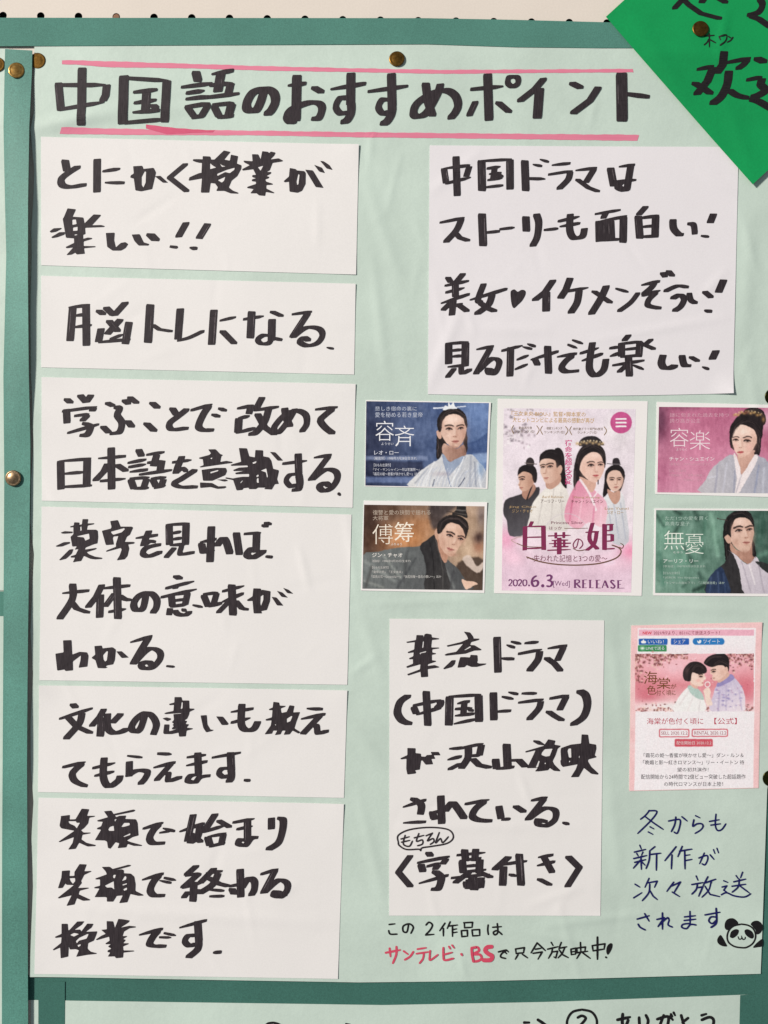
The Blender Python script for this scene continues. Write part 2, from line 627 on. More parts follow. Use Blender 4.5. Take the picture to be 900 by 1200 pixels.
# ------------------------------------------------------------------ pegboard wall
def build_pegboard():
    pitch, r, tl = 44.35, 4.5, 0.0125
    hole0x, hole0y = 2.4, 16.7
    V, F = [], []
    cx, cy = 450, 600
    def put(x, y, z):
        # whole board is hung a touch out of level
        V.append(W(x, hole0y + (y - hole0y) + (x - hole0x) * tl, z)); return len(V) - 1
    NS = 20
    for j in range(-4, 30):
        for i in range(-4, 26):
            hx, hy = hole0x + i * pitch, hole0y + j * pitch
            h = pitch / 2
            # square cell with a round hole: outer ring of 20 points on the square
            o, n_, b_ = [], [], []
            for k in range(NS):
                a = math.tau * (k + 0.5) / NS
                c, s = math.cos(a), math.sin(a)
                m = max(abs(c), abs(s))
                kk = k
                ox, oy = c / m * h, s / m * h
                o.append((ox, oy)); n_.append((c * r, s * r))
            corners = {2: (h, h), 7: (-h, h), 12: (-h, -h), 17: (h, -h)}
            oi = [put(hx + x, hy + y, 0.0) for x, y in o]
            ni = [put(hx + x, hy + y, 0.0) for x, y in n_]
            bi = [put(hx + x, hy + y, -0.0035) for x, y in n_]
            ci = {k: put(hx + x, hy + y, 0.0) for k, (x, y) in corners.items()}
            for k in range(NS):
                q = (k + 1) % NS
                outer = [oi[k], ci[k], oi[q]] if k in ci else [oi[k], oi[q]]
                # y grows downwards on the plan, so this order faces the room
                F.append([ni[k]] + [ni[q]] + outer[::-1])
                F.append([ni[q], ni[k], bi[k], bi[q]])
    board = mesh_obj('pegboard', V, F, M['beige'])
    board.data.materials.append(M['hole'])
    board.data.polygons.foreach_set('material_index', [i % 2 for i in range(len(F))])
    tag(board, 'cream perforated hardboard behind all the papers with a row of dark holes', 'pegboard')
    q = [W(-200, -180, -0.0036), W(1160, -180, -0.0036), W(1160, 1320, -0.0036), W(-200, 1320, -0.0036)]
    q2 = [(x, y + 0.01, z) for x, y, z in q]
    mesh_obj('backing_panel', q + q2, [[0, 3, 2, 1], [4, 5, 6, 7], [0, 1, 5, 4], [1, 2, 6, 5], [2, 3, 7, 6], [3, 0, 4, 7]], M['hole'], board)
    # one hole is plugged with a wooden peg
    V, F = [], []
    px, py = hole0x + 3 * pitch, hole0y + 3 * pitch * tl
    for zz, rr in ((-0.003, 4.2), (-0.0006, 4.2), (0.0, 3.4)):
        for k in range(16):
            V.append(W(px + rr * math.cos(k * math.tau / 16), py + rr * math.sin(k * math.tau / 16), zz))
    for s in range(2):
        for k in range(16):
            q = (k + 1) % 16
            F.append([s * 16 + k, s * 16 + 16 + k, s * 16 + 16 + q, s * 16 + q])
    F.append(list(range(32, 48))[::-1])
    pg = mesh_obj('wooden_plug', V, F, M['wood'])
    tag(pg, 'small brown wooden plug filling one hole of the cream hardboard above the teal strip', 'plug')


build_pegboard()


# ------------------------------------------------------------------ thumbtacks
def thumbtack(px, py, r, h, mat, label, tall=2.2, tilt=(0, 0)):
    """domed metal head, rolled rim and the shaft down into the board"""
    prof = [(0.16, -h * 1000 - 1.5), (0.16, 0.0), (0.80, 0.0), (0.97, 0.15), (1.0, 0.45), (0.96, 0.75), (0.86, 0.86), (0.80, 0.80),
            (0.6, 0.98), (0.35, 1.14), (0.12, 1.2)]
    NS = 40
    V, F = [], []
    body = empty('thumbtack', px, py, h)
    for (rr, z) in prof:
        for k in range(NS):
            a = k * math.tau / NS
            x, y = rr * r * math.cos(a), rr * r * math.sin(a)
            zz = z * (tall / 2.2) if z > 0 else z
            V.append(W(px + x, py + y, h + (zz + x * tilt[0] + y * tilt[1]) * 0.001))
    n_sh = 2
    def rings(a, b):
        f = []
        for s in range(a, b):
            for k in range(NS):
                q = (k + 1) % NS
                f.append([s * NS + k, (s + 1) * NS + k, (s + 1) * NS + q, s * NS + q])
        return f
    head = rings(1, len(prof) - 1) + [list(range((len(prof) - 1) * NS, len(prof) * NS))[::-1]]
    off = np.array(V)
    mesh_obj('head', off[NS:], [[i - NS for i in f] for f in head], mat, body, smooth=True)
    mesh_obj('shaft', off[:2 * NS], rings(0, 1), mat, body, smooth=True)
    tag(body, label, 'thumbtack', 'metal thumbtacks pinning the papers')
    return body


# ------------------------------------------------------------------ teal border strips and neighbouring sheets
def z_const(mm, seed=None, amp=0.0, scale=150):
    def f(px, py):
        px = np.asarray(px, float); py = np.asarray(py, float)
        h = mm + (waves(px, py, seed, scale, amp) if seed is not None else 0.0) + 0 * px
        return h * 0.001
    return f


tag(grid_sheet('border_strip', [(-40, 1147), (893, 1143), (893, 1178), (-40, 1176)], z_const(0.35, 21, 0.15), M['teal_dimmed'],
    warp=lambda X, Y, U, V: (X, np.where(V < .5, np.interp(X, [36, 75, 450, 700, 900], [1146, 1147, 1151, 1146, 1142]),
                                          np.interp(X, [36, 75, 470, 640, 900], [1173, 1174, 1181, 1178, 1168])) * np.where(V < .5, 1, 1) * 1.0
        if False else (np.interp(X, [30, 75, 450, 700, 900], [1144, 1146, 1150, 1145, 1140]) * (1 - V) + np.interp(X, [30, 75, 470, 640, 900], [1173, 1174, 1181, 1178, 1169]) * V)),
    cell=4), 'shade-darkened teal strip running level under the bottom edge of the big mint poster', 'paper strip', 'teal paper border strips')

# sheet below the strip
low_h = z_const(0.62, 31, 0.2, 260)
low = grid_sheet('poster', [(76, 1172), (878, 1163), (872, 1400), (72, 1400)], low_h, M['mint'],
                 warp=lambda X, Y, U, V: (X, Y + (1 - V) * np.interp(X, [76, 450, 640, 878], [1.5, 11, 9.5, 3.5])), cell=6)
tag(low, 'mint poster cut off by the bottom of the photo, below the teal strip', 'poster')
pen = Pen(low_h)
pen.round('''~308,615 350,625 372,655 372,690 350,730 308,742 265,730 244,690 246,655 268,625 308,615
~w1.1 290,650 308,642 325,652 314,670 295,690
''', 600, 1020, 3.75, 3.0)
pen.build('handwritten_line', M['pen'], low)
pen = Pen(low_h)
pen.round('''w1.3 465,660 520,648
w1.3 ~488,635 486,670 492,705
~w1.3 512,662 500,690 480,705
~w1.2 560,650 562,680 568,690
~w1.2 590,640 600,665 590,700
~w1.2 640,657 680,645 690,655 682,700
w1.2 668,640 645,700
w1.2 695,645 708,660
w1.1 700,635 706,645
w1.1 712,628 718,640
~w1.2 745,640 752,665 756,680
w1.2 775,652 750,672
w1.2 835,640 855,634
~w1.2 836,660 870,648 888,662 882,700
''', 600, 1020, 3.75, 3.0)
pen.build('handwritten_line', M['pen'], low)
pen = Pen(low_h)
pen.round('''w1.3 55,672 76,672
''', 600, 1020, 3.75, 3.0)
pen.build('handwritten_line', M['pen'], low)
pen = Pen(low_h)
pen.round('w1.3 115,660 152,684', 600, 1020, 3.75, 3.0)
pen.build('handwritten_line', M['pen'], low)
pen = Pen(low_h)
pen.round('~30,119 40,122 46,128 30,135 16,128 20,121 30,119', 300, 1120, 1.5, 3.0)
pen.build('handwritten_line', M['pen'], low)
pen = Pen(low_h)
pen.round('w0.8 158,121 165,122', 300, 1120, 1.5, 3.0)
pen.build('handwritten_line', M['pen'], low)
# narrow mint sliver left of the lower upright strip, and that upright strip
tag(grid_sheet('poster', [(35.5, 1173), (45.5, 1173), (45, 1400), (35, 1400)], z_const(0.55), M['mint'], cell=5),
    'narrow sliver of mint paper at the bottom left corner between the teal strips', 'paper sliver')
tag(grid_sheet('border_strip', [(44.5, 1151), (75.5, 1151), (75, 1400), (44, 1400)], z_const(0.95, 24, 0.1), M['teal_dimmed'], cell=5),
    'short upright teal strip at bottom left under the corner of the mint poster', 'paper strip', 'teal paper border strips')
tag(grid_sheet('border_strip', [(868, 1167), (894, 1165.5), (890, 1400), (862, 1400)], z_const(1.0), M['teal_dimmed'], cell=5),
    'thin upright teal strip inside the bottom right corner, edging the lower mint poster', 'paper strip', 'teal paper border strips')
tag(grid_sheet('border_strip', [(905, 600), (945, 600), (924, 1400), (877.5, 1400)], z_const(0.8, 25, 0.2), M['teal_dimmed'], cell=5),
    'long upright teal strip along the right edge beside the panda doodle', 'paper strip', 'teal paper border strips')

# left neighbour poster and its own bits
tag(grid_sheet('poster', [(-200, 55), (10, 56), (10, 692), (-200, 692)], z_const(0.5, 41, 0.2), M['mint'], cell=6),
    'upper of the two mint posters cut off by the left edge of the photo', 'poster')
tag(grid_sheet('poster', [(-200, 723), (9, 722), (8, 1400), (-200, 1400)], z_const(0.5, 42, 0.2), M['mint'], cell=6),
    'lower of the two mint posters cut off by the left edge of the photo', 'poster')
tag(grid_sheet('border_strip', [(-200, 693), (12, 693), (12, 722), (-200, 723)], z_const(0.8, 43, 0.1), M['teal'], cell=6),
    'short end of a teal strip at the far left, between the two outer mint posters', 'paper strip', 'teal paper border strips')

# ------------------------------------------------------------------ the big mint poster
LX = [40, 40, 36, 38, 40.5, 39, 37, 37.5, 36, 36, 38, 39.5, 36.5, 35.5, 40, 38, 36, 39, 36, 36, 39.5, 37, 38.5, 36.5, 34.5]
LY = [50, 130, 152, 175, 200, 240, 270, 300, 360, 435, 470, 520, 560, 612, 650, 690, 740, 790, 850, 900, 940, 985, 1040, 1100, 1160]


def poster_warp(X, Y, U, V):
    off = np.interp(Y, LY, LX) - 37
    by = np.interp(X, [34, 200, 420, 560, 700, 900], [1144.5, 1147.5, 1151.5, 1150, 1146.5, 1141])
    k = np.clip(1 - U * 6, 0, 1)
    return X + off * k, Y + V ** 6 * (by - 1146)


poster = grid_sheet('poster', [(37, 44), (930, 44), (891.5, 1146), (37, 1146)], H_poster, M['mint'], cell=3.0, thick=0.00025,
                    warp=lambda X, Y, U, V: poster_warp(np.where(X > 800, X + np.interp(Y, [40, 900, 925, 1150], [30, 10, 0, 0]) * (X - 800) / 130, X), Y, U, V))
tag(poster, 'large pale mint poster with a black brush title between two pink lines', 'poster')

H_ink = H_poster
pen = Pen(H_poster, 0.00012, 0.0)
pen.band([(72.5, 70.3), (120, 71.3), (173, 73), (213, 74.3), (318, 77.6), (420, 80), (520, 81.8), (620, 81.2), (741.5, 80.6)],
         [(72.5, 75.3), (90, 75.4), (123, 78.6), (213, 79.7), (318, 82.8), (420, 84.5), (520, 86.5), (620, 85.4), (742.5, 84.6)])
pen.build('pink_line', M['pink'], poster)
pen = Pen(H_poster, 0.00012, 0.0)
pen.band([(72.5, 149.3), (180, 151.5), (300, 153), (420, 155), (530, 156), (640, 157), (749, 157.8)],
         [(70, 157), (160, 158), (300, 158.5), (420, 161), (530, 162), (640, 163.4), (747, 165)])
pen.build('pink_line', M['pink'], poster)
pen = Pen(H_poster, 0.0002, 0.0)
pen.band([(171, 145.5), (205, 150), (252, 152.6)], [(171, 150.5), (195, 157), (249, 154.8)])
pen.build('pink_line', M['pink2'], poster)

pen = Pen(H_poster, 0.0004)
pen.streaks = True
pen.broad('''w0.85 205,290 214,390
210,299 375,299
w0.9 375,297 371,335 358,360
207,386 370,358
w0.95 288,238 286,442
w1.1 435,265 431,436
438,274 596,284
w0.95 586,282 578,430
435,432 590,418
466,325 555,314
468,363 552,350
515,318 510,398
463,396 562,388
w0.8 530,365 556,385
w0.95 686,247 697,290
634,307 748,292
652,328 722,317
650,349 738,338
w0.7 655,372 685,414
648,378 742,362
w0.8 735,364 705,412
672,413 725,405
740,262 822,246
w1.1 776,258 764,325
735,300 822,292
w0.9 812,290 800,335
700,346 843,328
w0.8 750,370 772,414
745,370 826,362
w1 815,362 800,416
760,414 822,405''', 0, 0, 3, 10.0, 4.3)
pen.broad('''~180,312 165,360 148,388 120,385 118,360 140,325 180,312 210,325 218,355 205,385 182,408
w1.05 293,264 290,425
258,302 327,292
~w0.85 290,425 268,428 258,410 275,385 330,362 368,362 382,380 372,412 345,422
w0.8 345,303 388,328
408,315 537,293
w1 483,256 482,370
~w0.95 484,360 484,395 472,420 452,434
~w0.7 478,345 445,345 430,375 445,398 480,395
540,323 686,302
w1 625,258 628,380
~w0.95 628,370 626,400 612,425 590,441
~w0.7 622,350 592,352 580,378 595,400 625,392
w0.9 745,290 754,360 772,412
~w0.9 800,292 785,335 750,395 720,410 703,400 715,365 765,330 815,318 848,335 860,368 850,395 828,422''', 250, 0, 3, 10.0, 4.3)
pen.broad('''w1 160,194 164,318
114,236 204,227
w0.75 130,265 110,308
w0.8 183,266 222,299
~w0.6 228,199 215,206 214,220 226,228 240,220 240,206 228,199
w0.85 312,203 285,235 240,270
w1.05 297,232 291,313
w0.8 376,216 412,234
w0.85 455,226 430,265 380,302
w1.25 513,192 515,320
w1.1 530,312 515,318
500,244 588,256''', 500, 0, 2.25, 10.0, 4.2)
pen.build('title_lettering', M['ink'], poster)

# notes in thin pens written straight on the poster
pen = Pen(H_poster, 0.0002)
pen.round('''60,238 85,235
~58,265 65,280 95,280
~145,238 138,270 122,268 122,245 148,235 166,250 155,277
~222,240 235,228 250,240 240,262 220,283
220,284 256,281
305,232 282,265
298,255 298,288
328,226 315,255
320,245 360,240
338,245 338,290
340,260 356,257
340,274 358,271
390,230 391,252
388,230 426,228 424,250
391,252 424,250
377,265 379,292
377,265 403,263 404,289
379,291 404,289
424,262 427,289
424,262 457,260 458,286
427,288 458,286
~495,240 493,262 496,282
515,250 553,247
~535,234 537,272 524,283 518,272 535,265 556,282
~540,358 575,350 555,365 550,380 572,387
570,360 576,366
578,352 584,358''', 440, 1020, 3.75, 2.1)
pen.round('''15,345 18,366
15,345 54,339 50,362
18,365 50,361
26,370 14,390
45,368 68,384
110,318 83,362
110,318 146,352
102,346 126,342
92,364 132,358 114,390
172,316 180,330
156,346 202,335
178,340 174,362 160,386
178,358 200,355 192,384 184,380
216,316 205,346
208,342 240,335
232,338 220,366 202,384
208,350 222,370 247,383
258,345 260,370
258,345 280,341 278,368
260,357 277,355
260,369 278,367
300,316 302,358
284,341 322,336 320,354
284,341 286,360
278,362 332,355
302,358 284,386
305,358 343,386
352,330 356,354
352,330 408,322 404,346
356,353 405,345
w1.2 375,293 375,390
w1.2 412,381 415,383''', 600, 1020, 3.75, 2.1)
pen.fill([(430, 320), (441, 323), (438, 345), (422, 370), (414, 358), (417, 334)], 600, 1020, 3.75)
pen.build('handwritten_line', M['pen'], poster)

pen = Pen(H_poster, 0.0002, 8e-6)
pen.round('''w1.2 45,362 108,350
w1.2 62,343 66,378
~w1.2 92,336 91,370 76,408
w1.1 124,355 142,368
~w1.1 166,358 152,378 128,393
184,346 222,340
180,366 233,358
~212,365 208,388 193,408
~240,353 238,375 240,394 274,370
~w1.1 298,340 298,375 304,394 342,386
298,370 336,360
322,334 328,344
336,328 345,340
w1.3 377,367 380,372
~w1.3 422,340 424,370 430,400
~w1.3 422,340 448,338 454,354 428,368 458,370 466,386 450,398 428,400
~w2.2 510,335 490,338 482,352 495,366 512,376 505,393 472,394''', 440, 1020, 3.75, 2.3)
pen.build('handwritten_line', M['red'], poster)

pen = Pen(H_poster, 0.0002, 6e-6)
pen.round('''~205,98 180,128 152,150
~200,100 248,104 215,155 136,233
182,136 230,172 285,209
208,194 230,206
198,224 224,238
~316,160 355,152 382,152 384,180 368,230 348,224
~358,136 352,180 332,222
394,134 424,159
474,128 498,140
~464,152 458,190 482,176 510,176 518,195 502,215 472,233
~594,120 590,180 602,214 628,210 652,176
556,162 612,152
564,184 620,176
148,302 156,322
116,342 182,326
130,350 138,364
166,342 158,360
112,380 188,362
118,402 182,386
154,368 157,443
150,390 110,436
160,400 178,418
236,310 206,334
~206,334 202,390 184,438
206,356 270,348
246,354 244,448
360,310 294,392
336,358 332,440
396,308 370,368
380,336 452,324
410,334 412,440
414,362 442,358
416,392 454,385
~494,377 540,362 546,385 530,416 512,410
526,348 498,410
560,358 582,384
580,328 588,350
600,320 609,346
120,530 148,547
112,610 160,580
202,496 178,548
196,522 250,512 234,548
~206,530 200,580 162,627
206,566 226,600 250,620
346,518 306,572
330,542 386,517 346,582
338,576 380,602
478,482 488,506
452,532 518,520
~485,526 478,560 452,588
484,550 516,545 492,600
546,486 518,538
530,522 592,500
~566,515 552,565 512,607
530,542 560,590 616,603
640,510 664,520
630,547 658,540 640,565 658,577
~626,592 656,580 700,598 760,605 798,586
712,480 724,497
750,460 738,492
698,516 768,500
688,542 768,530
~730,500 724,545 688,577
734,540 788,580''', 720, 930, 5, 2.0)
pen.round('''132,184 202,164
176,152 202,196
~138,214 150,232 180,248
280,148 280,243
248,186 290,176 254,228
~258,222 306,178 320,190 314,218 340,232
410,172 474,165
408,193 476,185
442,140 443,216
~443,210 402,215 394,232 422,240 445,216 478,219
530,160 617,144
~w1.15 595,122 598,190 590,215 564,233
~595,172 564,172 552,195 572,210 596,190''', 720, 1040, 5, 2.1)
pen.build('handwritten_line', M['blue'], poster)

# panda doodle in black pen
pen = Pen(H_poster, 0.0002)
pen.round('~w1 743,214 785,222 815,245 827,285 812,325 775,350 740,352 700,344 668,320 660,285 672,248 700,224 743,214', 720, 1040, 5, 2.0)
pen.round('~724,288 730,302 742,300 746,292 752,304 764,300 766,290', 720, 1040, 5, 1.3)
pen.round('744,284 746,292', 720, 1040, 5, 1.2)
pen.fill([(648, 205), (665, 184), (695, 180), (718, 196), (724, 212), (700, 222), (675, 238), (660, 250), (646, 235)], 720, 1040, 5)
pen.fill([(798, 214), (815, 197), (842, 195), (864, 214), (868, 240), (855, 266), (832, 274), (826, 250), (810, 230)], 720, 1040, 5)
pen.fill([(676, 285), (684, 258), (708, 244), (728, 250), (722, 275), (698, 295), (682, 294)], 720, 1040, 5)
pen.fill([(762, 252), (780, 244), (806, 258), (817, 284), (808, 299), (788, 293), (768, 275)], 720, 1040, 5)
pen.fill([(620, 278), (636, 296), (650, 322), (660, 344), (632, 343), (608, 328), (602, 304)], 720, 1040, 5)
pen.fill([(866, 303), (848, 312), (826, 332), (812, 352), (838, 350), (866, 342)], 720, 1040, 5)
pen.build('panda_doodle', M['pen'], poster)

# top strip, lying over the poster's upper edge
top_h = z_const(1.75, 51, 0.25, 300)
tag(grid_sheet('border_strip', [(-60, 20.6), (745, 20.6), (745, 54), (-60, 54)], top_h, M['teal'], cell=4, thick=0.0004,
    warp=lambda X, Y, U, V: (X, np.interp(X, [-60, 500, 600, 705, 745], [20.6, 21.2, 23, 25.8, 27]) * (1 - V) + np.interp(X, [-60, 0, 300, 500, 605, 705, 745], [54, 54, 52.4, 51.5, 55, 56, 56]) * V)),
    'teal strip along the top of the mint poster just under the row of holes', 'paper strip', 'teal paper border strips')


# left strip, curling off the board along its right edge
def left_h(px, py):
    px = np.asarray(px, float); py = np.asarray(py, float)
    u = (px - 5) / 31.0
    lift = np.interp(py, [56, 90, 150, 240, 330, 420, 520, 560, 640, 740, 860, 960, 1060, 1140, 1250],
                     [0.2, 0.5, 2.4, 4.6, 4.4, 3.0, 1.0, 0.4, 1.0, 2.2, 2.6, 1.8, 1.3, 0.8, 0.6])
    mid = np.interp(py, [56, 110, 200, 330, 460, 560, 680, 820, 1000, 1250], [0, 0.5, 1.2, 0.8, 0.8, 0.0, 0.7, 1.0, 0.7, 0.4])
    return (2.9 + lift * np.clip(u, 0, 1) ** 1.6 + mid * np.sin(np.clip(u, 0, 1) * math.pi) * 0.6 + waves(px, py, 61, 90, 0.15)) * 0.001


tag(grid_sheet('border_strip', [(6, 58), (38, 60), (34, 1420), (3, 1420)], left_h, M['teal_worn'], cell=3, thick=0.0003,
    warp=lambda X, Y, U, V: ((np.interp(Y, [58, 80, 150, 240, 300, 440, 560, 740, 1000, 1420], [6.5, 6, 4.6, 6.5, 8, 4.5, 5.5, 4.5, 3, 2.5]) * (1 - U)
                              + np.interp(Y, [58, 80, 150, 300, 440, 520, 600, 740, 900, 1420], [38.5, 38.2, 36, 35.4, 35.5, 36.5, 35.6, 34.4, 33.2, 34]) * U), Y)),
    'long worn teal strip down the left side, curling up along its right edge', 'paper strip', 'teal paper border strips')

# ------------------------------------------------------------------ the white slips
GROUP_S = 'white paper slips lettered in black marker'


def slip(quad, hf, lines, label, mat='white', warp=None, w=8.7, t=3.3):
    o = grid_sheet('paper_slip', quad, hf, M[mat], cell=3.5, thick=0.00022, warp=warp)
    tag(o, label, 'paper slip', GROUP_S)
    for parts in lines:
        pen = Pen(hf, 0.0002)
        pen.streaks = True
        for p in parts:
            ww, tt = (p[4], p[5]) if len(p) > 4 else (w, t)
            if p[0] == 'heart':
                pen.fill(p[1], *p[2])
            elif p[0] == 'shape':
                pen.shape(p[1], *p[2])
            elif p[0] == 'thin':
                pen.round(p[1], *p[2], p[3])
            else:
                pen.broad(p[3], p[0], p[1], p[2], ww, tt)
        pen.build('handwritten_line', M['ink'], o)
    return o


slip([(48.3, 160.5), (420.5, 169.5), (417.3, 322), (48.5, 311)], sheet_h(101, lift=0.4, curls=[(420, 169, 1.3, 60), (417, 322, 0.5, 50)]), [
 [(0, 150, 3.75, '''285,138 296,195
~w0.95 352,165 300,198 270,225 275,252 310,260 380,248
w1 427,136 426,283
448,192 530,178
458,240 547,241
w0.75 822,153 745,218 828,283
845,140 905,148
830,225 905,195'''),
 ('shape', '''585,168 625,166 630,180 675,175 685,195 668,268 620,278 595,274 588,222 572,218 575,208 588,200
622,215 635,190 642,192 640,240 630,262 622,250
680,212 705,210 738,240 715,240''', (0, 150, 3.75)),
 ('shape', '''132,135 198,138 205,165 235,165 318,85 375,98 320,165 370,175 380,122 442,135 430,200 472,215 470,245 435,310 385,350 360,410 400,440 448,458 440,465 375,462 320,440 250,440 265,410 240,375 200,370 188,455 115,455 125,330 10,350 5,342 120,290 125,195 98,190 98,180 130,172
195,195 215,215 250,235 195,250
280,200 300,215 335,225 300,230
255,290 340,255 412,235 410,255 370,285 330,275 260,310
262,345 330,315 320,350 300,368
565,118 620,120 640,165 655,92 708,98 715,110 730,95 772,105 760,130 725,165 800,155 838,175 830,182 745,195 720,260 690,275 735,275 730,290 690,310 718,318 710,330 680,340 690,360 748,378 745,386 690,390 690,420 762,456 755,462 685,450 680,485 625,480 605,462 550,462 580,425 520,415 525,405 600,380 600,360 562,355 565,340 600,330 565,318 568,302 600,300 575,250 480,262 478,250 545,215 495,190 490,175 570,180
615,232 665,218 640,265''', (220, 165, 7.5)), ('shape', '''222,240 275,250 285,262 350,268 362,285 360,380 330,440 290,458 220,448 215,360 175,366 168,356 215,315
295,292 308,300 298,385 285,390 280,360
357,255 425,262 518,415 450,408
435,212 505,238 530,285 480,272
488,178 520,182 570,215 598,258 545,245''', (310, 165, 7.5))],
 [(0, 150, 3.75, '''w1.15 650,458 694,502
w0.95 822,410 780,485
w0.9 745,520 785,526
w0.85 830,525 868,530'''),
 ('shape', '''182,32 255,40 225,105 320,112 330,165 410,85 475,88 470,98 395,180 480,178 510,188 500,195 335,202 338,258 318,262 318,300 360,288 398,292 395,300 322,322 322,362 428,364 425,372 325,382 332,430 260,436 250,420 215,438 172,442 232,375 170,382 165,372 240,335 238,295 168,290 140,125 150,110
222,130 255,128 262,170 222,178
228,200 270,192 270,228 228,230
240,260 268,258 265,268 242,270
25,235 60,208 130,204 128,212 80,238 35,246
40,285 110,242 160,240 155,262 90,286 45,294
518,248 595,245 590,310 605,375 650,335 690,328 714,345 690,380 650,402 575,402 530,370
745,262 815,258 850,330 900,345 890,358 805,358 770,320''', (55, 240, 7.5)),
 (220, 150, 3.75, '''w0.95 92,415 45,492
w0.9 6,524 42,532''')]],
 'white slip directly under the title, its lettering ending in a double exclamation mark')

slip([(48.5, 323.3), (416.8, 332.7), (415, 439), (48.3, 430.5)], sheet_h(102, curls=[(417, 333, 0.6, 50)]), [
 [(0, 310, 3.75, '''w1 320,186 308,337
298,190 395,178
w1 378,175 380,357
328,226 380,218
325,276 405,265
w0.9 425,196 462,225
w0.9 458,182 505,228
w1 558,160 495,230
w0.9 472,240 524,300
w0.9 535,235 465,312
w1 445,278 432,342
430,342 575,328
w0.8 480,330 545,305
w1 567,250 550,352
w1.05 660,174 650,345
w0.6 665,262 700,285 758,294
w1 792,192 782,330
~w0.6 778,335 830,322 898,290'''),
 (220, 310, 3.75, '''w1 115,198 105,354
w0.8 138,248 214,230
w0.85 145,286 212,354
w1 281,205 275,325
242,242 338,226
w0.75 362,204 420,230
w1 370,240 368,335
~w0.7 365,312 330,312 308,330 322,348 355,346 372,325 415,332
455,220 548,207
w0.9 532,208 455,326
~w0.8 455,324 520,278 575,282 592,310 570,345 525,357 492,340 510,322 540,338
w0.45 608,364 642,371''')]],
 'narrow white slip, second down the left column, with a single line of lettering')

slip([(49, 442), (416.8, 450), (413.2, 595), (49, 586.8)], sheet_h(103, curls=[(49, 442, 0.9, 40), (417, 450, 0.7, 50)]), [
 [(0, 430, 3.75, '''w0.9 285,134 318,164
w0.9 345,117 385,162
w0.9 405,117 375,160
w0.95 292,185 295,248
272,196 430,174
w0.9 418,175 398,200
325,216 396,206
w0.85 390,208 355,242
~w0.9 362,242 398,262 385,295 350,306
293,292 438,250
w0.75 462,154 505,175
~w0.9 505,170 525,185 515,212 535,245 525,285 482,295
w0.85 445,255 485,295
w0.9 555,230 585,270
w0.8 538,140 572,168
w0.8 562,127 608,164
w0.9 660,150 700,186
w0.95 635,240 685,288
w0.9 752,174 780,218
~w0.85 828,180 785,215 745,248 755,275 828,268'''),
 (210, 430, 3.75, '''48,192 150,162
~w0.95 135,165 105,210 85,260 105,278 152,276
w0.75 142,205 180,222
w0.75 172,178 208,196
252,184 330,168
w0.9 315,170 305,210
255,228 312,214
w1 262,225 258,290
245,292 335,268
w0.9 368,128 335,190
325,192 440,174
~w0.95 395,180 375,240 340,285 305,302
w0.9 340,200 375,265 428,302
w0.95 462,178 470,225 490,268
~w0.85 512,180 480,235 440,285 420,285 420,260 465,210 515,192 555,210 560,250 535,290
595,188 698,176
~w0.9 680,180 640,212 620,235 640,265 682,298''')],
 [(0, 430, 3.75, '''w1 266,412 268,538
255,415 400,403
w1 383,405 380,527
280,470 372,461
262,528 405,520
w1 488,354 490,538
428,402 553,392
w0.9 475,420 455,460 412,505
w0.85 505,425 562,462
438,502 555,490
w0.9 605,357 625,398
558,423 645,405
562,441 645,426
566,462 650,450
w0.9 572,490 590,540
568,492 660,484
w0.9 645,488 630,532
585,535 655,530
640,387 725,373
w0.95 690,382 672,440
645,422 722,412
w0.95 712,408 702,460
608,474 758,452
w0.9 668,490 690,533
660,492 732,484
w0.9 720,490 705,532
675,532 732,519
755,420 845,408
w0.9 802,388 780,440 770,472
~w0.6 770,468 800,445 825,462
~w0.8 865,448 800,490 765,512 795,528 868,526'''),
 (210, 430, 3.75, '''452,426 565,411
w0.95 522,380 525,475
~w0.95 525,470 530,510 525,535 498,545
~w0.7 520,470 485,475 470,500 490,525 520,515
588,400 670,386
w0.85 660,388 572,503
~w0.85 575,500 640,452 685,458 695,490 670,530 635,545 615,525 640,510 668,528'''),
 ('shape', '''180,50 245,48 285,90 310,98 295,110 285,160 340,150 395,160 390,168 340,175 110,208 104,202 140,188 132,135 100,132 100,122 190,98 205,85
195,125 220,120 210,138
122,230 250,212 335,212 345,240 330,275 215,325 135,325
195,248 268,228 270,240 200,262
108,340 215,345 270,375 335,372 340,382 320,392 260,396 200,380 110,388
255,315 335,312 355,325 320,332
450,38 520,40 540,110 590,120 595,55 662,58 662,110 715,120 735,150 750,220 800,232 800,245 785,310 800,352 765,355 738,402 670,398 685,385 615,385 600,398 538,398 535,385 490,390 480,405 430,410 400,320 330,305 335,295 400,305 420,300 480,290 540,290 540,265 420,268 418,255 500,238 402,240 400,230 450,210 530,205 525,190 380,194 378,184 470,158
565,165 605,150 600,170 575,178
600,280 620,268 625,285 605,295
605,305 622,300 625,345 605,340
640,235 690,215 705,290 695,300 685,250
460,340 485,315 482,330 465,350
722,72 770,75 838,148 790,148''', (220, 520, 7.5)),
 ('thin', '702,558 705,561', (210, 430, 3.75), 4.4)]],
 'white slip third from the top of the left column, its top left corner lifting')

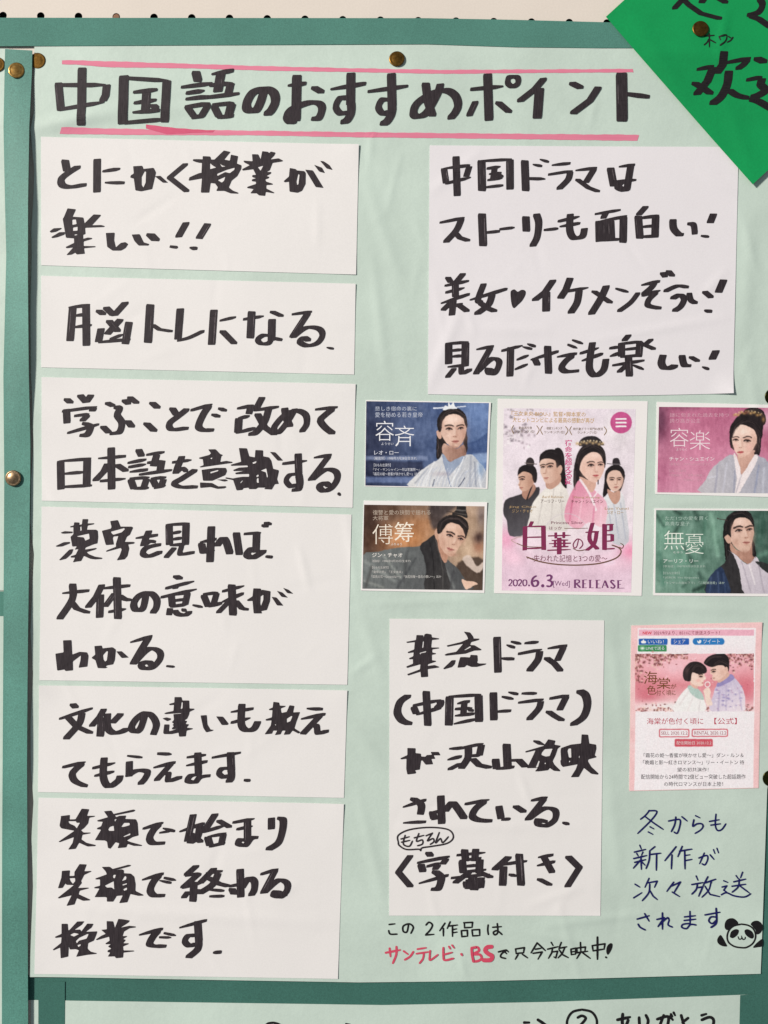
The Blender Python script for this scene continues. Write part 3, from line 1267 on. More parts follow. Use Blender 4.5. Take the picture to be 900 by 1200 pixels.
slip([(49, 593.6), (412, 603), (407, 802.5), (46.5, 797)], sheet_h(104, curls=[(49, 593, 0.5, 40)], creases=[(350, 640, 362, 690, 0.35, 4), (300, 640, 330, 660, 0.15, 4)]), [
 [(30, 590, 3.75, '''480,153 582,138
w0.9 545,115 525,160 515,190
~w0.7 518,182 545,165 572,170
~w0.8 595,178 530,195 515,220 540,232 600,210
w0.95 630,90 632,182
620,94 722,88
w0.95 705,90 702,182
640,132 688,122
645,158 692,150
630,184 702,178
w0.7 658,190 612,242
~w0.7 685,185 680,222 742,214'''),
 ('shape', '''275,62 325,62 318,100 380,98 372,108 320,118 312,155 395,155 408,165 412,220 405,275 375,282 300,312 295,330 395,315 400,320 385,330 310,352 330,370 385,392 450,402 445,412 385,416 340,410 285,385 262,430 215,436 190,442 210,400 170,400 172,388 215,375 240,325 205,330 215,318 225,300 185,303 180,270 172,230 170,218 195,195 195,132 165,135 168,125 198,118 203,90 248,92 245,112 270,108
265,125 268,160 255,170 252,130
222,212 332,188 338,235 298,252 285,222 240,218
85,180 120,168 190,172 185,185 120,190 90,188
40,298 110,265 165,262 165,275 95,302 45,305
70,420 160,330 195,325 180,365 130,410 75,424
518,80 585,70 608,128 710,128 718,138 690,200 665,215 645,262 725,262 735,268 725,278 675,285 685,320 670,385 645,415 575,424 600,385 620,330 610,315 480,350 485,338 570,305 568,280 590,210 545,215 540,230 550,285 480,290 445,165 525,145 530,130
528,185 522,172 640,140 648,150 620,178 545,200''', (60, 600, 7.5)),
 (190, 590, 3.75, '''w1 216,100 210,258
162,172 240,155
w0.95 172,172 182,222
168,217 235,205
~w0.95 235,192 265,155 280,165 300,226
w0.95 325,125 340,228
358,134 438,128
w1 415,130 412,215
~w0.95 420,195 388,202 372,225 395,238 422,225 455,202
w0.75 438,90 466,106
w0.75 448,80 480,96
452,232 488,236''')],
 [(30, 590, 3.75, '''158,395 280,382
~w0.95 206,352 205,420 145,513
w0.85 195,425 225,462 282,482
w0.9 338,352 310,410 268,462
w1 328,400 325,502
322,375 460,360
w1 400,324 406,508
w0.8 395,390 345,458
w0.75 405,400 435,420 465,426
362,477 445,462
~w0.9 530,395 515,460 485,468 475,440 500,405 545,392 575,420 575,455 555,487
w0.9 650,313 688,336
612,374 745,340
w0.75 675,350 650,378
592,413 756,375
w0.9 640,400 645,452
628,402 725,390
w0.9 712,392 700,448
642,428 705,420
635,453 715,442
w0.8 635,458 630,492
~w0.75 650,465 670,486 700,490 730,472
w0.6 690,458 702,478
w0.6 732,445 780,456'''),
 (190, 590, 3.75, '''w0.85 180,398 205,458
178,400 250,390
w0.85 240,392 225,445
200,455 265,435
262,387 365,360
258,435 360,393
w1 305,355 312,492
w0.75 298,425 242,484
w0.75 318,422 350,460 380,468'''),
 ('shape', '''352,220 418,222 420,238 430,232 502,245 498,330 470,410 420,420 428,440 355,440 345,330 300,332 295,322 345,290
415,290 440,275 440,320 418,378 412,350
512,295 555,300 615,372 560,370
558,242 605,255 655,302 600,295
612,215 660,232 703,268 650,262''', (250, 660, 7.5))],
 [(30, 720, 3.75, '''456,124 558,94
w0.95 545,95 505,160 468,224
~w0.85 470,220 540,152 585,160 592,192 560,230 520,237 508,218 540,208 562,228
w0.6 618,226 658,230'''),
 ('shape', '''105,115 178,112 185,240 250,215 315,220 328,250 318,345 242,355 258,290 262,245 190,300 192,378 125,384 118,370 55,380 38,232 110,220
380,165 445,160 450,185 540,175 568,195 560,285 545,325 490,335 478,345 498,350 475,360 410,358 390,290 358,272 358,264 388,240
455,245 485,210 500,210 490,290 475,302 460,285
572,212 620,210 682,265 620,270''', (60, 735, 7.5))]],
 'white slip with three lines in the middle of the left column')

slip([(46.3, 803), (407, 809), (403, 935), (44.7, 928)], sheet_h(105, curls=[(46, 803, 1.2, 36), (407, 809, 0.8, 50)]), [
 [(30, 800, 3.75, '''w0.9 200,86 228,116
145,160 298,110
~w0.95 250,130 235,180 172,252
w0.9 178,142 225,192 295,224
w0.85 348,110 325,150 285,196
w1 335,150 328,237
w0.9 425,130 375,182
~w0.95 360,135 360,195 385,220 420,215 455,198
~w0.9 528,130 505,200 480,215 465,195 490,155 530,132 560,150 575,185 560,232'''),
 ('shape', '''410,50 470,50 478,80 538,80 540,150 585,152 582,160 540,180 538,200 520,240 495,255 520,260 515,270 505,285 538,290 532,298 515,318 570,324 568,332 515,345 508,395 450,398 445,362 385,375 318,375 310,365 320,290 365,290 360,350 385,345 440,325 390,335 385,325 405,305 390,295 405,285 385,270 395,262 405,250 400,200 470,195 465,190 330,200 318,195 335,185 400,172 405,118 365,122 362,110 408,98
470,95 482,95 480,150 462,155 468,120
303,238 340,228 380,238 375,250 345,262
638,212 692,208 698,290 725,335 755,338 740,348 688,360 662,320
775,220 835,222 885,285 875,295 825,296''', (150, 810, 7.5)),
 (190, 790, 3.75, '''~w0.95 350,130 348,220 370,246 402,240 425,202
298,167 402,150
300,214 392,190
632,150 706,154
606,198 718,174
w0.85 700,175 612,268
~w0.8 645,225 678,228 685,258 732,248'''),
 ('shape', '''228,92 278,98 282,125 338,128 325,138 292,150 295,175 300,190 345,180 370,122 412,128 400,185 462,182 455,200 430,265 412,325 465,358 448,372 395,345 370,378 318,382 335,345 305,345 290,378 240,384 262,345 225,345 215,372 150,378 205,300 212,255 162,258 158,246 215,228 220,165 188,165 190,155 222,142
345,240 385,215 395,220 378,262 345,275
240,290 250,288 252,298 240,300''', (290, 810, 7.5))],
 [(30, 800, 3.75, '''160,372 268,346
~w0.9 255,350 222,378 205,402 218,432 272,458
~w0.95 345,328 342,415 365,455 405,432 420,403
292,376 398,350
300,410 392,388
w0.75 445,320 515,328
w0.95 456,345 455,412
~w0.85 440,412 490,385 535,390 525,420 498,450
578,310 645,314
558,374 660,348
w0.85 645,350 570,434
~w0.8 602,398 628,400 628,430 688,412
706,328 795,316
702,365 800,344
w0.95 756,306 760,405
~w0.8 765,402 725,408 712,430 745,436 765,415 812,406'''),
 (190, 790, 3.75, '''216,367 348,343
w1 300,342 304,430
~w0.95 304,420 304,455 288,478
~w0.75 300,412 262,415 250,435 270,452 302,442
w0.9 358,464 392,468''')]],
 'white slip fifth down the left column, its top left corner curling forward')

slip([(45.5, 934.7), (403, 942), (396, 1147), (40.7, 1141)], sheet_h(106, curls=[(403, 942, 0.9, 60), (396, 1147, 0.4, 60)], creases=[(60, 1062, 390, 1082, 0.35, 8), (200, 960, 330, 970, 0.2, 8)]), [
 [(30, 930, 3.75, '''512,155 608,125
~w0.95 592,128 560,162 545,195 560,217 612,216
w0.6 586,172 642,162
w0.7 600,150 658,165'''),
 ('shape', '''85,120 165,110 162,150 215,148 270,55 335,60 315,118 388,118 380,126 335,135 325,185 290,225 262,245 285,265 348,265 345,272 275,285 265,325 310,355 395,375 385,385 320,388 245,355 215,408 150,415 190,355 200,305 75,350 65,346 205,250 180,245 90,228 75,205 88,130
150,165 218,165 225,180 255,178 225,230 205,205 160,185
465,78 530,72 548,102 725,62 742,68 725,82 560,115 572,130 600,118 660,115 650,145 745,148 760,180 768,290 715,305 665,335 705,350 800,375 795,383 725,382 672,365 660,395 585,402 600,360 565,350 520,408 500,400 492,345 470,335 385,332 440,240 402,236 405,225 440,210 455,170 408,168 405,158 500,130 490,115
555,150 578,145 560,172
500,240 515,215 550,205 555,250 510,250
615,215 640,180 690,180 692,200 640,215
632,300 695,270 698,285 640,305''', (60, 940, 7.5)),
 (190, 930, 3.75, '''w0.95 138,87 110,212
72,168 188,128
~w0.95 168,135 155,190 112,220
w0.8 118,170 178,217
w0.95 238,82 180,172
175,170 275,138
w0.75 240,113 305,150
w0.95 198,185 212,232
195,190 282,174
w0.9 270,175 258,228
205,232 282,214
308,127 410,108
325,157 402,140
w0.95 375,110 375,212
~w0.85 378,205 342,202 335,220 365,226 390,196 422,188
w0.95 480,105 480,156
~w0.95 512,100 532,118 528,165 510,215 458,250''')],
 [(30, 930, 3.75, '''508,380 608,349
~w0.95 592,352 560,390 548,425 565,447 612,446
w0.6 586,380 642,392
w0.7 606,368 664,381'''),
 ('shape', '''95,115 165,110 160,160 205,158 205,125 250,55 312,58 290,118 355,115 350,122 290,150 262,205 270,220 235,265 328,262 332,268 250,290 240,320 345,368 338,374 280,378 225,355 205,410 135,422 180,330 65,358 58,352 200,240 135,238 125,225 100,265 60,268 90,175
160,180 210,178 212,205 190,230 170,205
445,80 515,78 540,98 680,60 705,64 690,75 560,110 620,100 640,110 638,135 700,138 730,165 742,230 740,290 812,325 808,332 765,334 695,318 670,390 598,398 630,330 575,335 545,385 490,385 490,350 475,345 382,346 425,270 378,268 380,258 430,245 430,190 390,190 388,182 490,145 480,120
545,150 570,148 560,180 542,175
470,245 550,205 555,280 530,260 490,262
620,205 645,160 662,165 660,190
622,235 665,222 668,232 630,244
632,275 665,260 668,280 640,290''', (60, 1005, 7.5)),
 (190, 930, 3.75, '''w0.9 158,310 100,362
100,360 172,348
w0.9 168,345 85,418
85,415 178,388
w0.95 140,385 135,475
w0.8 118,425 90,462
w0.7 150,418 185,436
w0.9 235,322 160,398
190,350 268,338
~w0.95 250,345 220,400 155,442
w0.75 195,365 250,395 298,407
202,420 275,426
206,450 275,449
w1 342,330 346,455
292,407 372,392
w0.95 303,410 320,447
~w0.95 345,420 380,372 405,385 405,420 388,452
430,355 515,328
w0.9 500,330 440,442
~w0.85 442,438 510,380 548,392 548,425 520,452 490,445 500,430 550,447''')],
 [(30, 1020, 3.75, '''495,284 605,254
~w0.95 588,258 560,290 545,322 568,332 618,330
w0.6 586,292 642,294
w0.7 606,273 664,286
672,252 798,216
w1 756,220 762,315
~w0.95 762,305 756,345 708,387
~w0.8 755,285 715,285 700,310 720,330 758,318
w1.2 820,360 862,357'''),
 ('shape', '''92,92 145,92 150,150 160,148 230,72 292,70 270,100 205,145 255,142 265,160 318,90 372,92 355,125 305,162 405,158 400,180 375,240 325,262 320,310 345,335 402,350 398,356 315,365 290,370 220,382 245,325 215,315 165,318 155,285 150,380 85,395 80,300 20,326 15,318 88,260 92,210 38,216 34,206 92,180
215,245 245,215 320,180 330,184 312,222 245,240 225,265
165,190 200,172 245,182 200,205
228,280 258,270 262,280 240,298
488,68 545,70 560,130 592,48 635,52 692,62 680,80 610,125 690,108 745,115 742,124 690,130 640,160 628,200 668,198 665,205 632,225 655,232 650,242 632,262 682,262 680,270 632,290 635,325 728,326 730,334 635,345 632,388 570,394 560,378 498,380 520,345 495,340 498,325 530,310 500,292 525,270 478,272 480,262 515,240 510,205 400,236 392,230 445,195 480,180 440,145 490,140''', (60, 1070, 7.5))]],
 'white slip with three lines at the foot of the left column above the teal strip')

slip([(503.5, 170.5), (865.3, 172.5), (858.8, 461), (501.5, 462)], sheet_h(107, lift=0.5, amp=0.5, curls=[(859, 461, 2.6, 34), (501, 462, -0.3, 40)],
     creases=[(500, 460, 540, 360, 0.5, 7), (505, 225, 560, 180, 0.4, 5), (560, 385, 640, 388, 0.4, 7), (700, 398, 850, 372, 0.35, 5), (820, 205, 862, 225, 0.25, 5), (548, 365, 556, 390, 0.3, 4), (820, 350, 850, 318, 0.3, 5)]), [
 [(500, 160, 3.75, '''w0.85 75,138 85,208
70,142 190,127
w0.85 188,128 172,180
80,208 198,178
w0.95 128,87 134,262
w1.05 240,105 243,240
232,109 375,100
w1 365,102 366,233
262,142 328,131
270,166 328,160
w0.8 298,138 290,192
264,193 335,180
w0.7 308,165 335,182
255,224 338,214
w1 430,104 435,240
430,184 524,187
w0.6 463,122 508,131
w0.6 494,99 538,113
546,127 632,117
532,168 645,150
~w0.9 632,153 620,190 575,236
650,150 748,138
w0.85 738,138 695,208
w0.7 655,184 710,225 760,244'''),
 (660, 160, 3.75, '''w1 206,135 222,222
240,134 315,124
w0.95 296,128 278,238
232,197 322,191
~w1 288,202 255,200 240,222 270,235 288,215''')],
 [(500, 160, 3.75, '''54,380 168,356
~w0.9 155,358 130,412 78,470
w0.75 118,415 145,445 190,460
w1.05 242,338 248,482
240,424 322,416
318,408 390,399
w1 435,350 438,418
~w0.95 480,336 492,380 485,440 462,487
512,411 580,404
~w0.95 630,340 628,410 645,445 682,440 695,400
574,374 675,350
580,397 675,380'''),
 (660, 160, 3.75, '''136,342 254,322
w0.85 192,325 172,365
w1 156,370 158,462
145,377 280,350
w1 264,352 262,467
w0.95 188,370 190,458
w0.95 208,370 212,458
185,402 220,398
185,427 220,424
148,457 268,450
w0.85 368,302 325,350
w1 328,348 336,450
315,362 420,348
w1 405,350 402,445
342,398 405,392
335,442 412,437
~w0.95 480,363 484,405 505,430 520,432
~w0.8 545,378 572,390 578,432
w1 662,335 642,385
w0.8 602,436 642,442''')],
 [(500, 300, 3.75, '''w0.8 88,88 110,122
w0.85 165,72 125,120
76,132 188,108
80,162 170,138
58,210 190,166
w0.9 125,110 126,180
w0.75 125,185 66,243
w0.9 118,185 110,262
w0.8 130,208 185,248
95,228 160,208
~w0.85 252,118 225,190 240,212
185,195 355,143
~w0.95 290,165 270,215 212,260
w0.85 228,202 268,230 308,246
w0.95 560,100 520,158 466,200
w1.05 525,158 524,244
w0.95 632,92 610,150 582,192
598,158 714,138
~w1 670,150 660,205 628,257
~w1 792,126 765,185 718,262
w0.8 726,150 814,210
w0.7 826,142 888,160'''),
 (660, 300, 3.75, '''~w0.7 332,158 295,205 238,247
338,130 425,110
~w0.85 405,112 385,140 345,174
342,176 430,150
~w0.8 412,155 375,192 372,218 430,232
w0.8 430,68 452,98
w0.8 455,60 484,94
~w0.7 440,158 500,132 550,138
~w0.85 470,190 512,172 530,190 515,222 480,247
~w0.75 550,160 560,195 588,212
w0.8 612,152 656,188
w1.05 706,100 678,166
w1.15 614,238 654,246'''),
 ('heart', [(368, 165), (372, 152), (386, 147), (400, 157), (416, 149), (432, 152), (434, 168), (420, 195), (400, 215), (382, 229), (372, 208)], (500, 300, 3.75))],
 [(500, 300, 3.75, '''w1 96,382 96,475
82,387 185,378
w1 170,380 168,482
105,417 160,410
108,443 162,437
88,488 185,478
w0.75 125,490 86,538
~w0.75 150,482 155,515 198,496
214,412 295,396
w0.85 282,400 212,524
~w0.8 218,512 285,452 318,465 302,510 275,517 268,497 308,512
w0.95 368,400 365,530
326,418 425,392
w0.8 392,458 450,435
w0.8 384,500 446,474
w0.65 418,398 464,410
w0.65 438,385 480,399
w0.85 470,445 490,485
452,458 580,418
w0.95 530,395 535,518
568,445 660,428
~w0.9 645,435 610,462 592,490 610,508 668,505
w0.65 616,388 664,407
w0.65 636,368 688,387
~w0.95 728,378 716,450 715,500 740,526 775,502 788,450
670,430 760,402
676,463 775,428'''),
 (660, 300, 3.75, '''w0.85 292,342 262,378
w0.95 255,382 255,442
248,387 350,375
w0.95 336,376 330,445
262,412 335,404
248,444 338,436
200,407 250,398
200,443 255,424
w0.75 392,362 345,400
w0.65 350,388 405,412
212,482 358,458
w0.95 285,440 290,530
w0.75 282,475 238,515
w0.65 302,478 355,500
~w1 438,432 430,470 442,492 468,492 500,478
~w0.9 518,433 530,478 560,486
w0.7 552,440 598,466
w1.05 674,410 650,460
w0.6 606,486 642,499''')]],
 'large white slip at the upper right with four lines and a small black heart', mat='white_cool',
 warp=lambda X, Y, U, V: (X, Y + V * np.sin(U * math.pi) * 2.5), w=8.6, t=3.1)

slip([(456.5, 725), (708, 727), (703.5, 1073), (456, 1073)], sheet_h(108, lift=0.5, curls=[(456, 725, 0.5, 60)], creases=[(608, 905, 622, 945, 0.3, 4), (470, 970, 680, 968, 0.2, 6), (620, 1062, 680, 1040, 0.3, 5), (470, 735, 690, 745, 0.15, 8)]), [
 [(440, 720, 3.75, '''w1 533,98 538,256
545,192 610,196
w0.7 572,132 614,147
w0.7 592,118 642,130
652,127 718,120
624,174 735,152
~w0.95 722,158 712,200 670,254
752,150 842,136
w0.9 828,138 795,208
w0.85 742,185 785,215 818,254'''),
 ('shape', '''210,68 270,70 272,98 280,62 300,55 340,62 345,88 410,98 408,105 345,112 340,160 340,178 408,178 410,185 348,195 348,222 382,228 378,236 345,242 345,290 382,295 380,302 310,325 308,340 370,332 412,348 405,354 308,368 312,435 250,440 245,390 135,425 128,412 240,370 245,325 125,358 120,345 180,320 178,280 145,282 145,272 182,255 185,220 135,228 132,218 190,195 195,130 125,138 120,128 205,112
265,125 275,122 270,180 258,182
235,225 295,208 295,220 250,228 242,242
625,38 680,45 710,85 708,98 765,100 755,112 690,130 680,155 720,158 782,195 775,202 715,205 640,232 560,240 465,250 455,242 480,230 560,215 620,145 480,172 475,160 600,130 665,102 650,70
625,200 680,165 690,175 640,200
445,362 520,290 555,288 545,325 520,350 450,370
595,262 640,262 680,265 685,242 745,245 748,295 740,308 760,318 825,318 815,328 740,348 690,348 650,332 632,350 570,355 580,310''', (460, 735, 7.5))],
 [(440, 720, 3.75, '''~w1 152,350 108,385 96,430 115,465 160,486
w0.9 165,402 182,442
162,402 292,374
~w0.95 284,375 285,395 262,420
175,442 290,408
w0.95 222,336 230,490
w1.05 325,360 322,488
318,362 465,352
w1.05 452,355 455,472
355,393 415,380
348,416 428,410
w0.85 390,385 385,442
345,446 435,435
w0.7 410,412 428,430
340,482 440,460
w1 517,342 520,465
520,428 596,422
w0.7 552,360 608,372
w0.7 580,340 628,351
640,347 710,346
624,388 740,372
~w0.9 728,378 715,415 668,467
762,370 854,353
w0.9 840,355 805,425
w0.85 750,420 790,448 828,469'''),
 (520, 720, 3.75, '~w1.05 585,328 622,355 630,400 612,450 558,490')],
 [(440, 720, 3.75, '''320,590 390,586
312,640 380,622
w0.75 378,652 318,684
382,586 478,566
w0.95 466,570 455,622
~w0.95 408,580 405,630 372,682
408,622 462,618
w0.85 420,628 455,662 510,674
w1.05 575,567 580,670
w1 526,632 532,680
525,680 610,668
w0.9 592,640 630,640 664,675'''),
 ('shape', '''130,235 202,238 200,280 248,285 250,310 290,312 298,298 345,295 335,270 405,270 420,300 360,300 375,330 340,332 355,378 290,382 262,345 250,345 238,425 195,432 208,448 200,460 130,468 120,420 122,330 72,336 68,326 130,298''', (460, 845, 7.5)),
 ('shape', '''195,262 310,228 355,215 360,205 392,158 455,170 445,205 502,215 495,225 475,240 455,300 430,350 445,380 498,432 495,440 440,435 405,410 390,430 310,440 275,440 300,410 205,412 265,290 280,255 195,275 188,270
335,275 360,245 430,240 405,305 370,310 330,295
358,365 370,362 372,375 360,378
280,408 306,345 317,350 302,404
262,165 315,170 365,205 355,212 300,205 258,180
505,235 590,205 680,195 685,115 742,118 752,195 812,205 815,240 800,300 818,312 810,318 745,335 740,350 770,400 835,460 828,470 770,462 705,410 660,490 590,492 635,420 650,378 520,402 502,380 498,345 505,340 500,260
568,240 592,238 595,320 572,318 560,260
572,345 588,350 575,365
660,305 668,300 666,325 660,325''', (590, 845, 7.5))],
 [(440, 880, 3.75, '''116,248 224,213
~w0.95 155,202 200,235 198,280
118,316 222,310
w1 286,195 291,320
236,274 325,254
w0.95 248,262 258,302
244,300 305,284
~w0.95 300,270 335,228 355,245 395,303
390,234 504,212
~w0.95 485,216 440,252 425,285 450,302 512,308
w0.95 540,238 552,300
550,302 595,296
w0.85 605,236 660,272
680,218 758,202
w0.9 745,205 662,308
~w0.85 665,302 740,252 788,260 788,300 750,327 715,322 712,302 755,312
w0.8 818,312 854,323''')],
 [('thin', '''~100,400 100,370 150,345 240,335 320,345 342,378 315,405 250,418 205,425 198,437 190,431 135,432 104,414 100,400
~130,370 122,408 148,418 162,395
112,386 148,376
114,400 150,392
170,381 212,370
~190,362 180,396 205,390 206,408 184,416
222,372 250,360
~250,360 228,394 252,384 256,398 240,410
~280,358 264,403 285,384 295,402 320,376''', (440, 880, 3.75), 1.9),
 (440, 880, 3.75, '''w0.85 158,453 100,532 160,602
w0.9 225,438 248,468
180,492 328,462
w0.95 197,492 210,535
w0.85 315,468 290,502
222,508 290,490
w0.85 280,495 255,525
~w1 252,520 288,555 278,600 245,613
186,583 322,544
355,458 486,445
w0.95 390,430 396,485
w0.95 440,428 435,485
365,482 465,470
w1 380,480 385,535
w1 458,475 455,530
390,507 458,500
370,533 488,520
330,558 505,540
w0.85 420,525 342,584
w0.8 440,525 516,558
392,568 480,560
w0.9 396,570 402,602
w0.9 466,565 462,602
w1.15 424,540 435,613
390,602 470,596
w0.95 592,458 515,527
w1 562,505 558,592
546,500 668,482
w1 630,450 640,592
w0.75 585,538 618,552
710,468 782,455
705,505 790,484
w0.85 735,458 780,540
w0.75 710,558 775,592
w0.9 838,456 895,512 838,602''')]],
 'tall white slip at the lower centre with five lines and a small speech balloon')

# ------------------------------------------------------------------ colour prints (pictures printed on cards)
class Canvas:
    """evaluates a flat printed picture at points; ox, oy, sc: the drawing's own grid"""
    def __init__(self, X, Y, ox, oy, sc, base, warp=1.0):
        self.x = ((X - ox) * sc).ravel(); self.y = ((Y - oy) * sc).ravel()
        self.c = np.tile(np.array(base, float), (len(self.x), 1))
        k = sc / 5.0 * warp
        self.fx, self.fy = self.x.copy(), self.y.copy()
        self.x = self.x + vnoise(self.fx, self.fy, 301, 24 * sc / 5) * 4.0 * k + vnoise(self.fx, self.fy, 303, 9 * sc / 5) * 2.4 * k
        self.y = self.y + vnoise(self.fx, self.fy, 302, 24 * sc / 5) * 4.0 * k + vnoise(self.fx, self.fy, 304, 9 * sc / 5) * 2.4 * k
        self.sc = sc

    def _mix(self, idx, a, rgb):
        rgb = np.asarray(rgb, float)
        self.c[idx] = self.c[idx] * (1 - a[:, None]) + rgb * a[:, None]

    def vgrad(self, y0, c0, y1, c1, a=1.0):
        t = np.clip((self.y - y0) / (y1 - y0), 0, 1)[:, None]
        self.c = self.c * (1 - a) + a * (np.array(c0) * (1 - t) + np.array(c1) * t)

    def hgrad(self, x0, c0, x1, c1, a=1.0):
        t = np.clip((self.x - x0) / (x1 - x0), 0, 1)[:, None]
        self.c = self.c * (1 - a) + a * (np.array(c0) * (1 - t) + np.array(c1) * t)

    def blob(self, cx, cy, rx, ry, rgb, a=1.0, ang=0.0):
        ca, sa = math.cos(math.radians(ang)), math.sin(math.radians(ang))
        dx, dy = self.x - cx, self.y - cy
        d = ((dx * ca + dy * sa) / rx) ** 2 + ((-dx * sa + dy * ca) / ry) ** 2
        i = np.nonzero(d < 6)[0]
        self._mix(i, a * np.exp(-d[i]), rgb)
        return self

    def noise(self, amp, scale, seed):
        n = vnoise(self.x, self.y, seed, scale) * 1.6 + vnoise(self.x, self.y, seed + 1, scale * 0.4)
        self.c = np.clip(self.c + (n * amp)[:, None], 0, 255)

    def fill(self, pts, rgb, soft=2.5, a=1.0, smooth=True, to=None):
        p = np.array(catmull([tuple(q) for q in pts], 3, True) if smooth else pts, float)
        x0, y0 = p.min(0) - soft; x1, y1 = p.max(0) + soft
        i = np.nonzero((self.x > x0) & (self.x < x1) & (self.y > y0) & (self.y < y1))[0]
        if not len(i): return self
        X, Y = self.x[i], self.y[i]
        d2 = np.full(len(i), 1e12); ins = np.zeros(len(i), bool)
        for (ax, ay), (bx, by) in zip(p, np.roll(p, -1, 0)):
            ex, ey = bx - ax, by - ay
            L2 = ex * ex + ey * ey
            if L2 < 1e-9: continue
            t = np.clip(((X - ax) * ex + (Y - ay) * ey) / L2, 0, 1)
            d2 = np.minimum(d2, (X - ax - t * ex) ** 2 + (Y - ay - t * ey) ** 2)
            c = (ay > Y) != (by > Y)
            if ey != 0:
                ins ^= c & (X < ax + (Y - ay) * ex / ey)
        s = np.sqrt(d2) * np.where(ins, 1, -1)
        al = a * np.clip(s / soft + 0.5, 0, 1)
        if to is not None:
            (gx0, gy0), (gx1, gy1), c1 = to
            gx, gy = gx1 - gx0, gy1 - gy0
            t = np.clip(((X - gx0) * gx + (Y - gy0) * gy) / (gx * gx + gy * gy), 0, 1)[:, None]
            col = np.array(rgb, float) * (1 - t) + np.array(c1, float) * t
            self.c[i] = self.c[i] * (1 - al[:, None]) + col * al[:, None]
        else:
            self._mix(i, al, rgb)
        return self

    def line(self, pts, w, rgb, soft=2.0, a=1.0, smooth=True):
        p = np.array(catmull([tuple(q) for q in pts], 4) if smooth and len(pts) > 2 else pts, float)
        m = w + soft
        x0, y0 = p.min(0) - m; x1, y1 = p.max(0) + m
        i = np.nonzero((self.x > x0) & (self.x < x1) & (self.y > y0) & (self.y < y1))[0]
        if not len(i): return self
        X, Y = self.x[i], self.y[i]
        d2 = np.full(len(i), 1e12)
        for (ax, ay), (bx, by) in zip(p[:-1], p[1:]):
            ex, ey = bx - ax, by - ay
            L2 = max(ex * ex + ey * ey, 1e-9)
            t = np.clip(((X - ax) * ex + (Y - ay) * ey) / L2, 0, 1)
            d2 = np.minimum(d2, (X - ax - t * ex) ** 2 + (Y - ay - t * ey) ** 2)
        self._mix(i, a * np.clip((w / 2 - np.sqrt(d2)) / soft + 0.5, 0, 1), rgb)
        return self

    def rect(self, x0, y0, x1, y1, rgb, soft=2, a=1.0, r=0):
        if r:
            pts = []
            for cx, cy, a0 in ((x1 - r, y0 + r, -90), (x1 - r, y1 - r, 0), (x0 + r, y1 - r, 90), (x0 + r, y0 + r, 180)):
                for k in range(5):
                    t = math.radians(a0 + k * 22.5)
                    pts.append((cx + r * math.cos(t), cy + r * math.sin(t)))
            return self.fill(pts, rgb, soft, a, False)
        return self.fill([(x0, y0), (x1, y0), (x1, y1), (x0, y1)], rgb, soft, a, False)

    def rgb(self, gain=1.0):
        c = np.clip(self.c, 0, 255) / 255.0
        l = np.where(c <= 0.04045, c / 12.92, ((c + 0.055) / 1.055) ** 2.4)
        return np.clip(l * gain, 0.004, 0.92)


def eye(c, x, y, w, ang=0.0, shade=(176, 132, 116), brow=0.62, bw=1.25, male=1.0, look=0.05):
    """one printed eye with its socket shading and brow; w is its width"""
    ca, sa = math.cos(math.radians(ang)), math.sin(math.radians(ang))
    R = lambda dx, dy: (x + (dx * ca - dy * sa) * w, y + (dx * sa + dy * ca) * w)
    c.blob(*R(0, -0.22), w * 0.66, w * 0.36, shade, 0.7, ang)
    c.blob(*R(0, 0.30), w * 0.5, w * 0.16, shade, 0.25, ang)
    c.fill([R(-.46, .04), R(-.2, -.12), R(.15, -.14), R(.46, 0), R(.2, .12), R(-.2, .13)], (226, 212, 206), w * 0.12, 0.7)
    c.blob(*R(look, -0.01), w * 0.22, w * 0.18, (28, 18, 18), 1.0)
    c.line([R(-.5, .06), R(-.2, -.15), (R(.15, -.17)), R(.54, .0)], w * 0.19, (36, 22, 22), w * 0.12, 1.0)
    c.line([R(-.3, .16), R(.1, .17), R(.4, .08)], w * 0.05, (120, 84, 76), w * 0.12, 0.6)
    c.line([R(-.62 * bw / 1.25, -brow + .12), R(-.1, -brow - .06), R(.35, -brow - .06), R(.66 * bw / 1.25, -brow + .08)], w * 0.22 * male, (44, 32, 30), w * 0.16, 0.95)


def nose(c, bx, by, tx, ty, w, side=1, shade=(178, 134, 116), light=(244, 220, 206)):
    """bridge (bx,by) to tip (tx,ty); side = where the shade falls"""
    c.line([(bx + side * w * .5, by), (tx + side * w * .55, ty - w * .3)], w * 0.5, shade, w * 0.9, 0.65)
    c.line([(bx, by + w * .3), (tx, ty - w * .4)], w * 0.28, light, w * 0.6, 0.55)
    c.blob(tx, ty + w * 0.28, w * 0.62, w * 0.22, shade, 0.75)
    c.blob(tx - side * w * .32, ty + w * .22, w * .14, w * .1, (110, 66, 58), 0.7)
    c.blob(tx + side * w * .25, ty + w * .2, w * .14, w * .1, (120, 74, 64), 0.7)


def mouth(c, x, y, w, ang=0.0, lip=(178, 110, 102), dark=(112, 62, 58), shade=(184, 140, 122)):
    ca, sa = math.cos(math.radians(ang)), math.sin(math.radians(ang))
    R = lambda dx, dy: (x + (dx * ca - dy * sa) * w, y + (dx * sa + dy * ca) * w)
    c.blob(*R(0, 0.34), w * 0.4, w * 0.12, shade, 0.6, ang)
    c.fill([R(-.5, 0), R(-.15, -.13), R(0, -.09), R(.15, -.13), R(.5, 0), R(.2, .19), R(-.2, .19)], lip, w * 0.12, 0.85)
    c.line([R(-.5, 0), R(0, .03), R(.5, 0)], w * 0.06, dark, w * 0.08, 0.85)


